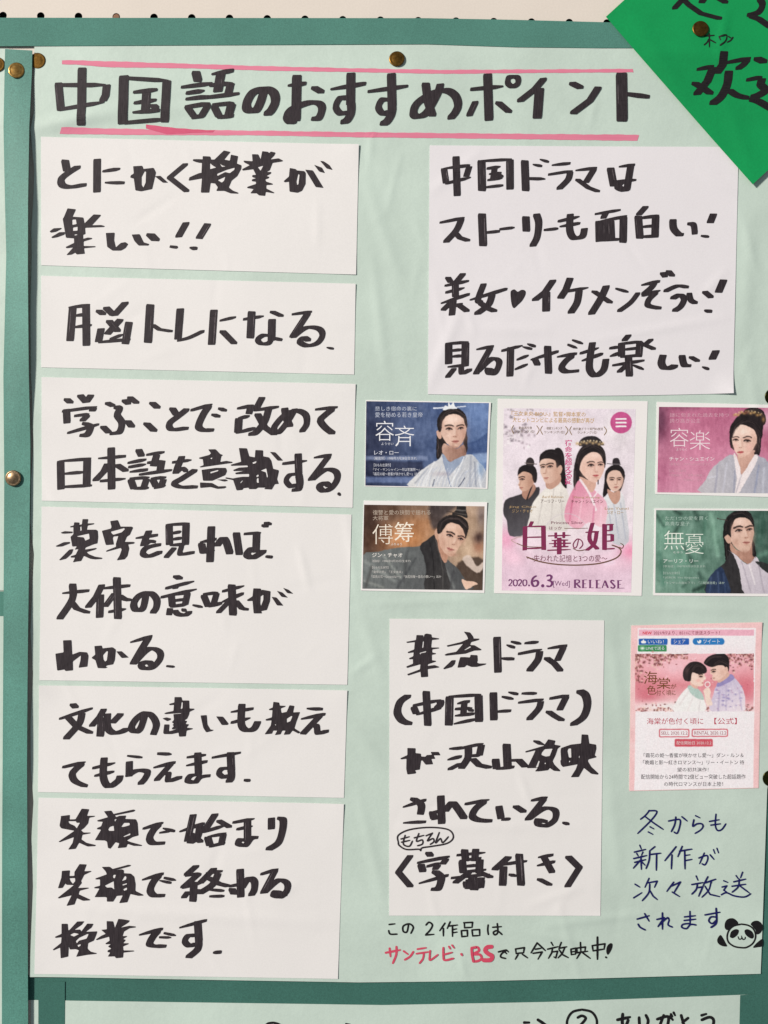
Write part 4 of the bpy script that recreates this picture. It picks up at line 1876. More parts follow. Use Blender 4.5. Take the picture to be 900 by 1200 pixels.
def sheen(c, lines, w=4, rgb=(86, 76, 78), a=0.35):
    for l in lines:
        c.line(l, w, rgb, w * 1.6, a)


def strands(c, paths, n, spread, seed, rgb=(116, 98, 94), w=2.2, a=0.36):
    r = random.Random(seed)
    for p in paths:
        for k in range(n):
            o = (r.uniform(-spread, spread), r.uniform(-spread, spread))
            q = [(x + o[0] * (0.6 + 0.4 * i), y + o[1]) for i, (x, y) in enumerate(p)]
            c.line(q, w, rgb if r.random() < .6 else (14, 10, 12), w * 1.5, a * r.uniform(.5, 1.3))


def card_h(seed, curls=(), lift=0.35):
    return sheet_h(seed, lift=lift, amp=0.25, scale=150, curls=curls)


def picture(quad, hf, painter, parent, ox, oy, sc, base, cell=0.62, name='picture', grain=0.6):
    def cols(X, Y):
        c = Canvas(X, Y, ox, oy, sc, base, 1.0 if grain > 0.55 else 0.35)
        painter(c)
        grit(c, grain)
        return c.rgb(1.06)
    return grid_sheet(name, quad, hf, M['print'], cell=cell, parent=parent, cols=cols, eps=0.00006, closed=False)


def grit(c, a):
    """fine photographic texture: strands and weave, a little stronger contrast"""
    k = c.sc / 5.0
    n = vnoise(c.fx, c.fy * 0.3, 311, 9 * k) * 24 + vnoise(c.fx, c.fy, 312, 22 * k) * 20 + vnoise(c.fx, c.fy, 313, 5 * k) * 14
    lum = c.c.mean(1)
    w = 0.35 + 0.65 * np.clip(1 - np.abs(lum - 120) / 130, 0, 1)
    c.c = c.c + (n * w * a)[:, None]
    g = c.c.mean(1, keepdims=True)
    c.c = g + (c.c - g) * (1 - 0.12 * a)
    c.c = np.clip(128 + (c.c - 128) * (1 + 0.09 * a), 0, 255)


def Q(ox, oy, sc, *pts):
    return [(ox + x / sc, oy + y / sc) for x, y in pts]


def boxes(ox, oy, sc, items):
    return [(t, ox + a / sc, oy + b / sc, ox + c / sc, oy + d / sc) + tuple(r) for (t, a, b, c, d, *r) in items]


DK = (34, 28, 30)


# --- blue card
def paint_blue(c):
    c.hgrad(50, (48, 58, 88), 800, (98, 122, 168))
    c.blob(330, 200, 150, 120, (92, 110, 150), 0.7)
    c.blob(250, 110, 110, 60, (70, 84, 122), 0.6)
    c.blob(110, 300, 120, 140, (44, 50, 76), 0.7)
    c.fill([(400, 45), (560, 45), (520, 120), (430, 100)], (66, 86, 130), 30, 0.6)
    c.fill([(640, 330), (730, 300), (810, 250), (810, 380), (690, 390)], (62, 84, 130), 10, 0.9)
    c.fill([(690, 390), (810, 375), (810, 430), (700, 430)], (146, 168, 205), 14, 0.8)
    c.blob(730, 130, 90, 90, (108, 136, 186), 0.6)
    c.rect(45, 394, 430, 420, (128, 142, 176), 14, 0.75)
    c.rect(45, 430, 400, 520, (40, 46, 72), 14, 0.75)
    c.rect(45, 525, 380, 560, (112, 130, 174), 14, 0.7)
    c.noise(14, 60, 5)
    # long hair, neck
    c.fill([(492, 250), (484, 330), (486, 408), (520, 392), (545, 330), (540, 250)], DK, 4)
    c.fill([(652, 270), (672, 245), (676, 350), (666, 372), (654, 330)], DK, 4)
    c.fill([(528, 318), (560, 330), (610, 352), (654, 322), (668, 400), (600, 424), (566, 432), (520, 372)], (196, 160, 144), 4, to=((560, 330), (640, 400), (150, 112, 98)))
    # robe
    c.fill([(330, 590), (352, 520), (420, 460), (500, 412), (522, 384), (556, 500), (600, 470), (652, 398), (706, 386), (752, 436), (780, 470), (797, 590)], (214, 215, 217), 4, to=((330, 560), (800, 560), (184, 188, 196)))
    c.fill([(516, 376), (540, 400), (568, 432), (640, 396), (664, 404), (604, 470), (556, 520), (534, 440)], (146, 160, 184), 4)
    for k in range(16):
        x = 360 + k * 26
        c.line([(x, 590 - (k % 3) * 10), (x + 18, 545 - (k % 4) * 14), (x + 52, 490 - (k % 5) * 9)], 5, (166, 176, 198), 5, 0.55)
        c.line([(x + 8, 585), (x + 24, 540), (x + 66, 470)], 3, (232, 236, 242), 4, 0.6)
    for (a, b, w_, col) in (((352, 560), (430, 470), 10, (150, 156, 170)), ((400, 590), (470, 430), 8, (236, 238, 242)), ((700, 400), (690, 590), 12, (158, 164, 178)), ((740, 440), (760, 590), 12, (236, 238, 242)), ((720, 430), (730, 580), 6, (120, 128, 148)), ((600, 490), (580, 590), 8, (232, 236, 240))):
        c.line([a, b], w_, col, 9, 0.7)
    c.line([(520, 396), (540, 470), (560, 540), (575, 590)], 5, (120, 136, 170), 4, 0.8)
    c.line([(656, 402), (610, 500), (560, 590)], 6, (232, 236, 242), 4, 0.8)
    c.line([(660, 530), (640, 560), (620, 590)], 6, (60, 66, 92), 3, 0.8)
    c.line([(470, 540), (460, 590)], 5, (64, 74, 104), 3, 0.7)
    c.blob(760, 470, 22, 50, (128, 158, 196), 0.7)
    c.blob(520, 505, 60, 14, (170, 158, 166), 0.5)
    # head
    c.fill([(486, 240), (500, 232), (514, 250), (516, 282), (504, 288), (490, 268)], (206, 166, 148), 3)
    c.fill([(510, 180), (530, 146), (580, 130), (630, 138), (660, 172), (671, 222), (664, 268), (640, 318), (606, 346), (572, 336), (538, 304), (514, 256)], (228, 198, 182), 4, to=((540, 230), (672, 300), (206, 166, 148)))
    c.blob(548, 265, 26, 30, (206, 166, 150), 0.5)
    c.blob(630, 270, 22, 30, (200, 158, 142), 0.6)
    c.blob(570, 180, 34, 22, (236, 210, 196), 0.6)
    c.fill([(498, 240), (488, 180), (512, 122), (560, 98), (620, 100), (658, 130), (674, 178), (672, 222), (660, 196), (648, 160), (612, 138), (570, 138), (540, 152), (522, 184), (514, 236)], DK, 4)
    c.fill([(524, 108), (540, 80), (556, 86), (560, 58), (574, 80), (590, 60), (596, 84), (612, 100), (570, 104)], (226, 230, 238), 3)
    c.line([(468, 97), (530, 94)], 9, (214, 222, 236), 3); c.line([(610, 92), (664, 86)], 6, (214, 222, 236), 3)
    c.blob(600, 356, 60, 22, (140, 100, 86), 0.6); c.blob(655, 250, 24, 70, (190, 146, 128), 0.55); c.blob(596, 338, 40, 14, (186, 142, 124), 0.6); c.blob(525, 215, 14, 50, (190, 148, 132), 0.5)
    c.blob(600, 165, 44, 18, (240, 216, 204), 0.6); c.blob(560, 268, 16, 14, (238, 210, 196), 0.5)
    eye(c, 562, 226, 36, 2, bw=1.35); eye(c, 632, 223, 32, -3, bw=1.3)
    nose(c, 598, 222, 597, 268, 24, 1)
    mouth(c, 600, 302, 46, -2)
    c.blob(606, 326, 14, 9, (236, 206, 190), 0.5)
    strands(c, [[(512, 220), (520, 150), (570, 112)], [(540, 130), (600, 108), (650, 140)], [(496, 290), (494, 400)], [(662, 290), (662, 370)]], 7, 9, 1)
    sheen(c, [[(520, 150), (560, 112), (610, 112)], [(506, 200), (514, 150)], [(498, 300), (494, 390)], [(506, 310), (510, 380)]])


q1 = [(428.8, 468.8), (575.2, 471.6), (571.3, 573), (427.4, 570)]
h1 = card_h(201, [(575, 472, 0.8, 40)])
card = grid_sheet('picture_card', q1, h1, M['card'], cell=3.5, thick=0.00025)
tag(card, 'blue picture card of a man in a pale robe with a white hair crown', 'picture card', 'picture cards around the pink film poster')
picture(Q(420, 460, 5.294, (49, 54), (809, 66), (789, 590), (43, 577)), h1, paint_blue, card, 420, 460, 5.294, (70, 84, 120))
printed(boxes(420, 460, 5.294, [('悲しき宿命の裏に', 104, 86, 362, 114), ('愛を秘める若き皇帝', 104, 122, 398, 154)]), h1, flat((198, 206, 224)), card)
printed(boxes(420, 460, 5.294, [('容', 106, 176, 220, 300, -0.012), ('斉', 226, 206, 346, 334, -0.012)]), h1, flat((246, 248, 252)), card, 'title_lettering')
printed(boxes(420, 460, 5.294, [('ようせい', 142, 310, 218, 326), ('レオ・ロー', 98, 360, 250, 386, 0.01), ('（羅雲熙）1988年7月28日生まれ', 96, 398, 362, 418), ('【おもな出演作】', 96, 440, 200, 460), ('「マイ・サンシャイン〜何以笙簫黙〜」', 92, 468, 378, 488), ('「霜花の姫〜香蜜が咲かせし愛〜」ほか', 92, 495, 380, 515)]), h1, flat((220, 224, 236)), card)


# --- brown card
def paint_brown(c):
    c.hgrad(50, (78, 56, 46), 800, (186, 158, 134))
    c.blob(320, 290, 170, 110, (206, 142, 92), 0.95)
    c.blob(420, 210, 120, 60, (168, 116, 78), 0.8)
    c.blob(110, 170, 80, 160, (74, 54, 46), 0.8)
    c.blob(250, 120, 60, 70, (92, 66, 52), 0.7); c.blob(180, 300, 30, 120, (128, 88, 64), 0.6)
    c.fill([(470, 85), (640, 85), (560, 160), (520, 230), (480, 220)], (52, 46, 50), 25, 0.8)
    c.blob(690, 360, 70, 130, (206, 178, 150), 0.8); c.blob(790, 150, 30, 90, (104, 92, 96), 0.7)
    c.noise(16, 70, 15)
    # blurred figure behind
    c.fill([(630, 480), (700, 420), (800, 430), (805, 620), (690, 620)], (84, 68, 58), 12)
    c.fill([(670, 430), (720, 400), (760, 470), (805, 440), (805, 470), (760, 510)], (214, 196, 184), 8, 0.9)
    c.blob(772, 345, 34, 46, (166, 118, 94), 1.0); c.blob(776, 290, 34, 34, (74, 54, 50), 1.0)
    # robe
    c.fill([(50, 405), (150, 378), (280, 352), (410, 342), (500, 300), (570, 420), (640, 480), (690, 560), (696, 620), (50, 612)], (112, 118, 118), 5, to=((100, 400), (500, 620), (84, 86, 88)))
    for a, b, w, col in (((70, 440), (250, 560), 22, (142, 148, 146)), ((180, 400), (290, 540), 16, (150, 156, 152)), ((60, 560), (180, 600), 14, (150, 154, 150)), ((330, 380), (310, 560), 14, (76, 78, 80)), ((380, 420), (270, 600), 10, (66, 68, 72)), ((110, 470), (70, 600), 16, (80, 80, 80)), ((560, 470), (620, 600), 14, (132, 136, 134)), ((620, 500), (590, 600), 10, (64, 64, 68))):
        c.line([a, b], w, col, 16, 0.7)
    c.fill([(500, 272), (520, 330), (545, 400), (562, 446), (580, 520), (590, 620), (440, 616), (448, 500), (430, 400), (408, 345), (460, 300)], (48, 46, 48), 4, to=((440, 400), (580, 600), (64, 62, 62)))
    c.line([(506, 300), (530, 400), (548, 480), (552, 610)], 5, (96, 94, 92), 4, 0.7); c.line([(470, 320), (490, 430), (498, 610)], 5, (30, 28, 30), 4, 0.8)
    # neck + head
    c.fill([(515, 290), (540, 330), (580, 396), (572, 440), (552, 440), (528, 380)], (186, 140, 118), 4)
    c.fill([(500, 250), (518, 236), (530, 262), (528, 298), (512, 304), (502, 280)], (200, 158, 136), 3)
    c.fill([(524, 262), (560, 206), (606, 190), (660, 216), (692, 262), (686, 300), (664, 330), (640, 370), (618, 400), (594, 408), (560, 384), (532, 336)], (220, 184, 164), 4, to=((560, 280), (690, 330), (206, 168, 146)))
    c.blob(548, 330, 26, 40, (190, 146, 126), 0.6); c.blob(600, 225, 36, 16, (232, 202, 184), 0.6)
    c.fill([(516, 262), (518, 206), (556, 164), (616, 150), (674, 166), (706, 206), (706, 256), (690, 300), (684, 262), (662, 222), (610, 198), (576, 210), (552, 246), (532, 268)], (36, 30, 30), 4)
    c.fill([(606, 150), (634, 118), (640, 92), (690, 94), (696, 130), (700, 168), (650, 152)], (44, 40, 40), 4)
    c.line([(634, 120), (690, 124)], 8, (108, 104, 100), 4, 0.8); c.line([(640, 140), (694, 150)], 6, (90, 86, 82), 4, 0.8); c.line([(570, 130), (640, 140)], 5, (70, 60, 56), 3)
    c.blob(676, 300, 16, 40, (186, 142, 122), 0.55); c.blob(610, 398, 40, 12, (178, 132, 112), 0.6); c.blob(545, 300, 12, 40, (190, 146, 126), 0.4)
    eye(c, 592, 279, 36, 18, bw=1.4, brow=0.58, male=1.1); eye(c, 660, 301, 30, 14, bw=1.3, brow=0.58, male=1.1)
    nose(c, 630, 292, 618, 328, 22, 1)
    mouth(c, 598, 362, 46, 18)
    strands(c, [[(526, 250), (545, 190), (600, 164)], [(590, 170), (650, 176), (700, 230)]], 8, 9, 2)
    sheen(c, [[(540, 200), (580, 170), (640, 166)], [(530, 240), (540, 210)], [(660, 190), (692, 220)]])
    c.fill([(668, 552), (700, 560), (750, 566), (766, 580), (740, 588), (716, 604), (690, 612)], (226, 190, 168), 4)


q2 = [(426.2, 586.6), (570.8, 588.4), (567.7, 695), (423, 692)]
h2 = card_h(202, [(571, 588, 0.9, 40)])
card = grid_sheet('picture_card', q2, h2, M['card'], cell=3.5, thick=0.00025)
tag(card, 'brown picture card of a frowning man in grey and black robes leaning forward', 'picture card', 'picture cards around the pink film poster')
picture(Q(415, 575, 5.294, (62, 87), (808, 97), (797, 618), (51, 608)), h2, paint_brown, card, 415, 575, 5.294, (100, 80, 66))
printed(boxes(415, 575, 5.294, [('復讐と愛の狭間で揺れる', 116, 120, 474, 150), ('大将軍', 116, 156, 212, 184)]), h2, flat((196, 180, 164)), card)
printed(boxes(415, 575, 5.294, [('傅', 114, 208, 240, 332, -0.012), ('筹', 250, 194, 370, 318)]), h2, flat((252, 242, 226)), card, 'title_lettering')
printed(boxes(415, 575, 5.294, [('ふちゅう', 228, 324, 296, 340), ('ジン・チャオ', 112, 386, 300, 414, 0.01)]), h2, flat((244, 240, 234)), card)
printed(boxes(415, 575, 5.294, [('（経超）1986年4月25日生まれ', 112, 428, 352, 444), ('【おもな出演作】', 112, 468, 212, 484), ('「皇帝の恋」「王女未央」', 112, 496, 300, 512), ('「孤高の花〜General＆I〜」「独孤伽羅〜皇后の願い〜」ほか', 108, 524, 540, 542)]), h2, flat((214, 212, 208)), card)


# --- pink card
def paint_pink(c):
    c.vgrad(70, (184, 104, 136), 720, (208, 142, 168))
    c.blob(90, 180, 60, 160, (92, 48, 72), 0.9); c.blob(260, 80, 130, 24, (120, 62, 90), 0.7)
    c.blob(420, 300, 200, 200, (204, 122, 154), 0.6); c.blob(110, 600, 80, 140, (176, 96, 130), 0.6)
    c.blob(880, 170, 60, 80, (220, 178, 196), 0.8); c.blob(890, 360, 50, 80, (176, 92, 120), 0.7)
    c.noise(10, 120, 25)
    HR = (40, 32, 34)
    c.fill([(612, 330), (616, 230), (660, 160), (740, 110), (830, 130), (862, 200), (852, 300), (836, 436), (796, 424), (640, 400)], HR, 5)
    c.fill([(672, 430), (720, 440), (790, 400), (812, 440), (760, 540), (706, 590), (680, 520)], (214, 174, 158), 5, to=((690, 440), (780, 520), (192, 148, 134)))
    c.fill([(398, 725), (430, 630), (470, 550), (560, 470), (640, 438), (690, 560), (720, 590), (800, 440), (830, 446), (905, 500), (905, 725)], (190, 187, 194), 6, to=((420, 700), (900, 600), (168, 169, 182)))
    c.fill([(640, 440), (662, 446), (690, 540), (704, 584), (780, 470), (806, 434), (820, 480), (720, 660), (680, 725), (650, 725), (664, 620)], (232, 222, 224), 5)
    for a, b, w, col in (((520, 520), (500, 720), 12, (150, 150, 170)), ((590, 500), (560, 720), 12, (200, 200, 214)), ((650, 560), (640, 720), 10, (136, 140, 164)), ((830, 520), (800, 720), 14, (140, 148, 176)), ((870, 540), (860, 720), 14, (196, 198, 212)), ((450, 610), (500, 600), 10, (206, 206, 220)), ((700, 590), (660, 720), 6, (150, 146, 160))):
        c.line([a, b], w, col, 12, 0.7)
    c.fill([(628, 300), (634, 250), (672, 212), (736, 216), (792, 250), (818, 310), (800, 376), (756, 430), (704, 458), (676, 446), (648, 400), (632, 350)], (236, 206, 192), 5, to=((660, 300), (820, 380), (222, 184, 168)))
    c.blob(650, 375, 20, 30, (232, 176, 166), 0.5); c.blob(760, 380, 30, 34, (228, 172, 162), 0.5)
    c.fill([(618, 310), (620, 220), (690, 156), (780, 146), (848, 206), (856, 300), (838, 318), (816, 268), (768, 222), (716, 196), (676, 222), (642, 262), (630, 310)], HR, 5)
    c.fill([(716, 112), (770, 80), (840, 90), (876, 130), (882, 190), (856, 214), (800, 164)], HR, 5)
    c.line([(838, 310), (824, 380), (806, 424)], 22, HR, 5)
    for k in range(9):
        x = 650 + k * 24
        c.blob(x, 136 - 22 * math.sin(k / 8 * math.pi) + (k % 2) * 10, 13, 10, (190, 150, 96), 0.9)
        c.blob(x + 8, 128 - 20 * math.sin(k / 8 * math.pi), 5, 5, (236, 212, 160), 0.9)
    c.blob(736, 118, 18, 14, (120, 70, 60), 0.9); c.blob(864, 170, 14, 22, (176, 134, 84), 0.8)
    c.blob(796, 340, 24, 60, (214, 172, 156), 0.5); c.blob(700, 448, 40, 12, (206, 160, 144), 0.6); c.blob(716, 262, 44, 26, (246, 224, 212), 0.6)
    eye(c, 656, 327, 36, 2, brow=0.66, male=.75); eye(c, 742, 332, 48, 3, brow=0.62, male=.75)
    nose(c, 688, 326, 690, 378, 24, 1, shade=(206, 162, 146))
    mouth(c, 694, 418, 52, -1, (192, 82, 88), (132, 48, 54), (212, 168, 154))
    strands(c, [[(630, 290), (660, 220), (720, 180)], [(730, 180), (800, 210), (845, 290)], [(740, 110), (800, 92), (866, 140)], [(836, 310), (824, 410)]], 9, 13, 3)
    sheen(c, [[(660, 250), (700, 200), (760, 180)], [(640, 280), (650, 220)], [(780, 190), (830, 260)], [(740, 110), (800, 100), (850, 130)]])


q4 = [(769.6, 471), (924, 475), (921, 583), (767.8, 579)]
h4 = card_h(204)
card = grid_sheet('picture_card', q4, h4, M['card'], cell=3.5, thick=0.00025)
tag(card, 'pink picture card of a woman with a gold hair ornament and grey robe', 'picture card', 'picture cards around the pink film poster')
picture(Q(760, 465, 6.43, (78, 76), (1020, 84), (1010, 728), (65, 720)), h4, paint_pink, card, 760, 465, 6.43, (190, 105, 140))
printed(boxes(760, 465, 6.43, [('謎に包まれた過去を持つ', 160, 122, 606, 152), ('誇り高き公主', 160, 164, 390, 198)]), h4, flat((228, 176, 196)), card)
printed(boxes(760, 465, 6.43, [('容', 160, 234, 302, 376, -0.012), ('楽', 310, 254, 464, 400, -0.012)]), h4, flat((248, 226, 234)), card, 'title_lettering')
printed(boxes(760, 465, 6.43, [('ようらく', 208, 388, 288, 406), ('チャン・シュエイン', 156, 452, 496, 484, 0.01)]), h4, flat((246, 226, 234)), card)
printed(boxes(760, 465, 6.43, [('（張雪迎）1997年6月18日生まれ', 156, 498, 470, 518), ('【おもな出演作】', 156, 548, 280, 568), ('「武動乾坤」「夏夢狂詩曲」', 156, 582, 412, 600), ('「秀麗伝」ほか', 250, 618, 410, 636)]), h4, flat((226, 172, 192)), card)


# --- green card
def paint_green(c):
    c.hgrad(50, (112, 148, 132), 900, (66, 94, 84))
    c.blob(250, 420, 120, 200, (120, 170, 148), 0.6); c.blob(110, 250, 50, 120, (120, 168, 146), 0.7)
    c.blob(500, 240, 90, 180, (120, 162, 142), 0.7)
    for a, b, w, col in (((200, 90), (240, 110), 26, (44, 66, 58)), ((350, 90), (370, 150), 30, (52, 78, 68)), ((240, 180), (190, 260), 26, (50, 76, 66)), ((60, 120), (110, 200), 18, (60, 92, 80)), ((270, 360), (330, 480), 24, (52, 78, 68)), ((340, 690), (420, 650), 22, (36, 56, 50)), ((380, 560), (400, 600), 18, (44, 70, 62)), ((300, 620), (260, 660), 20, (56, 88, 76)), ((80, 400), (110, 640), 30, (82, 128, 110)), ((470, 110), (520, 420), 26, (134, 176, 156)), ((430, 150), (400, 400), 20, (88, 132, 114)), ((820, 430), (900, 400), 30, (96, 138, 120)), ((860, 120), (840, 330), 50, (58, 92, 80))):
        c.line([a, b], w, col, 26, 0.75)
    c.noise(16, 90, 35)
    HR = (30, 27, 28)
    c.fill([(568, 250), (574, 400), (580, 462), (624, 420), (630, 300)], HR, 5)
    c.fill([(770, 300), (796, 330), (812, 440), (784, 470), (764, 400)], HR, 5)
    c.fill([(436, 712), (452, 600), (500, 540), (570, 480), (616, 392), (650, 440), (690, 560), (724, 712)], (52, 50, 52), 5)
    c.fill([(436, 712), (452, 600), (500, 540), (550, 510), (590, 600), (612, 712)], (44, 60, 92), 8, 0.9)
    for a, b in (((470, 590), (460, 710)), ((520, 550), (530, 710)), ((560, 560), (580, 710))):
        c.line([a, b], 10, (68, 86, 122), 12, 0.7)
    c.fill([(600, 388), (640, 420), (690, 560), (722, 712), (905, 712), (905, 560), (850, 500), (806, 430), (742, 490), (660, 420)], (214, 206, 214), 5, to=((640, 440), (900, 700), (190, 182, 194)))
    c.fill([(806, 470), (905, 490), (905, 560), (850, 520)], (50, 52, 52), 6)
    for a, b, w, col in (((700, 470), (770, 700), 10, (176, 168, 180)), ((760, 500), (800, 640), 10, (232, 226, 230)), ((830, 500), (870, 700), 10, (168, 160, 172)), ((740, 490), (790, 460), 6, (150, 138, 146))):
        c.line([a, b], w, col, 8, 0.8)
    c.fill([(618, 330), (660, 380), (740, 396), (776, 340), (782, 420), (800, 440), (744, 488), (660, 420), (620, 390)], (190, 148, 130), 5, to=((640, 380), (780, 420), (168, 124, 108)))
    c.fill([(570, 270), (590, 262), (618, 286), (624, 326), (602, 332), (580, 308)], (206, 168, 150), 4)
    c.fill([(612, 220), (630, 160), (690, 132), (750, 142), (784, 186), (794, 250), (782, 320), (762, 376), (732, 402), (690, 392), (640, 352), (618, 296)], (224, 190, 174), 5, to=((640, 260), (795, 320), (208, 172, 154)))
    c.blob(655, 330, 30, 36, (190, 146, 128), 0.6); c.blob(690, 170, 40, 20, (236, 208, 194), 0.6)
    c.fill([(562, 290), (566, 190), (600, 120), (670, 88), (750, 92), (788, 150), (796, 250), (784, 196), (748, 148), (690, 140), (648, 156), (624, 220), (620, 290), (600, 262)], HR, 5)
    c.line([(518, 145), (590, 160)], 6, (70, 56, 56), 4)
    c.blob(782, 300, 22, 70, (196, 156, 138), 0.5); c.blob(726, 398, 46, 14, (176, 132, 116), 0.6); c.blob(630, 230, 14, 60, (190, 148, 132), 0.5)
    eye(c, 678, 236, 46, -6, bw=1.35, male=1.15); eye(c, 758, 228, 40, -8, bw=1.3, male=1.15)
    nose(c, 724, 226, 736, 282, 30, 1)
    mouth(c, 734, 324, 56, -6)
    strands(c, [[(580, 250), (590, 160), (650, 112)], [(640, 112), (720, 104), (784, 170)], [(586, 340), (596, 440)], [(790, 350), (796, 440)]], 9, 12, 4)
    sheen(c, [[(600, 170), (640, 118), (700, 108)], [(580, 230), (590, 170)], [(760, 130), (784, 180)], [(584, 340), (592, 440)], [(600, 350), (606, 420)]])


q5 = [(767, 595.6), (920, 596.5), (918, 699), (765.4, 697.8)]
h5 = card_h(205)
card = grid_sheet('picture_card', q5, h5, M['card'], cell=3.5, thick=0.00025)
tag(card, 'green picture card of a man in a white shirt under a black and navy robe', 'picture card', 'picture cards around the pink film poster')
picture(Q(760, 585, 6.43, (56, 82), (1010, 88), (1000, 712), (49, 706)), h5, paint_green, card, 760, 585, 6.43, (90, 140, 120))
printed(boxes(760, 585, 6.43, [('ただ1つの愛を貫く', 124, 128, 444, 158), ('高貴な皇子', 124, 168, 310, 200)]), h5, flat((182, 208, 196)), card)
printed(boxes(760, 585, 6.43, [('無', 116, 236, 268, 380, -0.012), ('憂', 276, 262, 414, 412, -0.012)]), h5, flat((240, 248, 238)), card, 'title_lettering')
printed(boxes(760, 585, 6.43, [('むゆう', 186, 392, 254, 408), ('アーリフ・リー', 110, 452, 374, 480, 0.01)]), h5, flat((226, 236, 230)), card)
printed(boxes(760, 585, 6.43, [('（李治廷）1987年9月29日生まれ', 110, 496, 428, 514), ('【おもな出演作】', 110, 546, 232, 566), ('「武則天 The Empress」', 110, 582, 376, 600), ('「サンザシの樹の下で」「二龍湖浩哥」ほか', 120, 620, 572, 640)]), h5, flat((188, 208, 198)), card)


# --- pink film poster
def paint_poster(c):
    c.vgrad(60, (226, 216, 226), 620, (232, 222, 230))
    c.vgrad(560, (226, 206, 220), 1130, (222, 184, 212), 0.0)
    t = np.clip((c.y - 680) / 320, 0, 1)[:, None]
    c.c = c.c * (1 - t) + np.array((226, 198, 216)) * t
    for (x, y, rx, ry, col, a) in ((740, 240, 70, 120, (206, 198, 204), .8), (690, 190, 40, 70, (232, 226, 230), .8), (200, 260, 110, 120, (220, 208, 218), .6),
                                   (790, 900, 60, 60, (240, 140, 176), .8), (90, 830, 60, 70, (232, 148, 184), .7), (130, 930, 80, 50, (238, 196, 216), .8), (700, 960, 120, 50, (240, 204, 222), .8), (420, 800, 160, 110, (238, 226, 232), .8)):
        c.blob(x, y, rx, ry, col, a)
    r = random.Random(5)
    for k in range(70):
        x, y = r.gauss(140, 46), r.gauss(225, 34)
        c.blob(x, y, r.uniform(4, 11), r.uniform(4, 9), r.choice([(110, 100, 110), (150, 138, 148), (240, 234, 238), (176, 160, 172)]), 0.8)
    for k in range(22):
        c.blob(r.uniform(90, 300), r.uniform(80, 160), r.uniform(4, 9), r.uniform(4, 8), r.choice([(150, 140, 148), (206, 196, 204)]), 0.7)
    c.noise(10, 90, 45)
    # the four figures, back to front
    c.fill([(618, 660), (650, 586), (690, 560), (744, 560), (768, 640), (786, 840), (700, 850), (660, 740)], (224, 225, 229), 5, to=((640, 600), (780, 820), (196, 197, 205)))
    for a, b in (((700, 620), (730, 820)), ((740, 620), (768, 820)), ((670, 640), (690, 780))):
        c.line([a, b], 6, (168, 174, 190), 8, 0.7)
    c.fill([(640, 590), (648, 500), (660, 440), (700, 404), (748, 416), (764, 460), (752, 520), (720, 580), (690, 540)], DK, 4)
    c.fill([(664, 540), (700, 560), (734, 548), (736, 600), (706, 628), (676, 590)], (196, 152, 134), 4)
    c.fill([(658, 470), (672, 440), (712, 430), (748, 446), (756, 490), (740, 534), (708, 556), (680, 540), (664, 506)], (222, 188, 172), 4)
    c.fill([(650, 490), (656, 436), (700, 402), (746, 414), (764, 462), (754, 476), (736, 440), (700, 434), (670, 452), (660, 490)], DK, 4)
    c.fill([(696, 402), (698, 368), (728, 366), (736, 404)], (50, 44, 48), 4); c.line([(664, 396), (740, 400)], 5, (110, 104, 108), 3)
    eye(c, 690, 488, 20, 2, bw=1.3); eye(c, 732, 487, 18, -3, bw=1.3); nose(c, 712, 486, 712, 512, 13, 1); mouth(c, 714, 529, 26, -3); c.blob(748, 500, 10, 34, (190, 148, 132), .5)
    # left
    c.fill([(72, 680), (84, 604), (160, 574), (200, 560), (276, 528), (270, 590), (236, 660), (210, 740), (196, 800), (108, 806), (92, 720)], (58, 54, 58), 5, to=((100, 600), (200, 800), (92, 90, 96)))
    c.fill([(186, 540), (240, 510), (256, 540), (210, 600), (180, 580)], (176, 132, 114), 4); c.line([(236, 520), (206, 600)], 8, (34, 30, 34), 4)
    c.fill([(162, 452), (190, 436), (240, 448), (250, 490), (236, 524), (206, 550), (178, 552), (164, 532), (158, 512), (164, 496), (158, 480)], (214, 176, 156), 4, to=((165, 500), (245, 510), (190, 148, 128)))
    c.fill([(154, 462), (164, 418), (210, 400), (254, 416), (266, 466), (256, 506), (240, 490), (232, 456), (190, 440), (162, 456)], DK, 4)
    c.fill([(202, 402), (206, 372), (226, 360), (246, 376), (244, 408)], (54, 46, 48), 4); c.line([(196, 392), (262, 398)], 5, (116, 104, 100), 3)
    eye(c, 178, 486, 24, -4, bw=1.3); nose(c, 166, 486, 161, 514, 12, 1); mouth(c, 174, 533, 22, -2); c.blob(228, 500, 18, 34, (176, 132, 114), .5)
    # second
    c.fill([(222, 700), (240, 620), (300, 548), (360, 506), (400, 496), (440, 560), (452, 680), (430, 780), (230, 760)], (230, 226, 220), 5, to=((260, 600), (440, 760), (212, 206, 202)))
    for a, b in (((300, 580), (270, 740)), ((360, 540), (340, 740)), ((400, 560), (410, 740))):
        c.line([a, b], 6, (192, 186, 182), 8, 0.7)
    c.fill([(360, 320), (396, 308), (418, 350), (424, 440), (434, 536), (400, 500), (380, 420)], DK, 4)
    c.fill([(320, 480), (390, 450), (398, 500), (350, 540), (316, 530)], (196, 154, 136), 4)
    c.fill([(282, 382), (310, 362), (370, 372), (394, 420), (384, 474), (346, 506), (312, 504), (296, 476), (282, 440), (286, 420), (278, 402)], (226, 194, 178), 4, to=((290, 430), (390, 440), (204, 164, 146)))
    c.fill([(382, 410), (398, 400), (408, 424), (398, 452), (386, 446)], (206, 168, 150), 3)
    c.fill([(278, 392), (284, 342), (330, 314), (386, 324), (416, 380), (414, 408), (396, 404), (376, 420), (368, 380), (320, 366), (288, 376)], DK, 4)
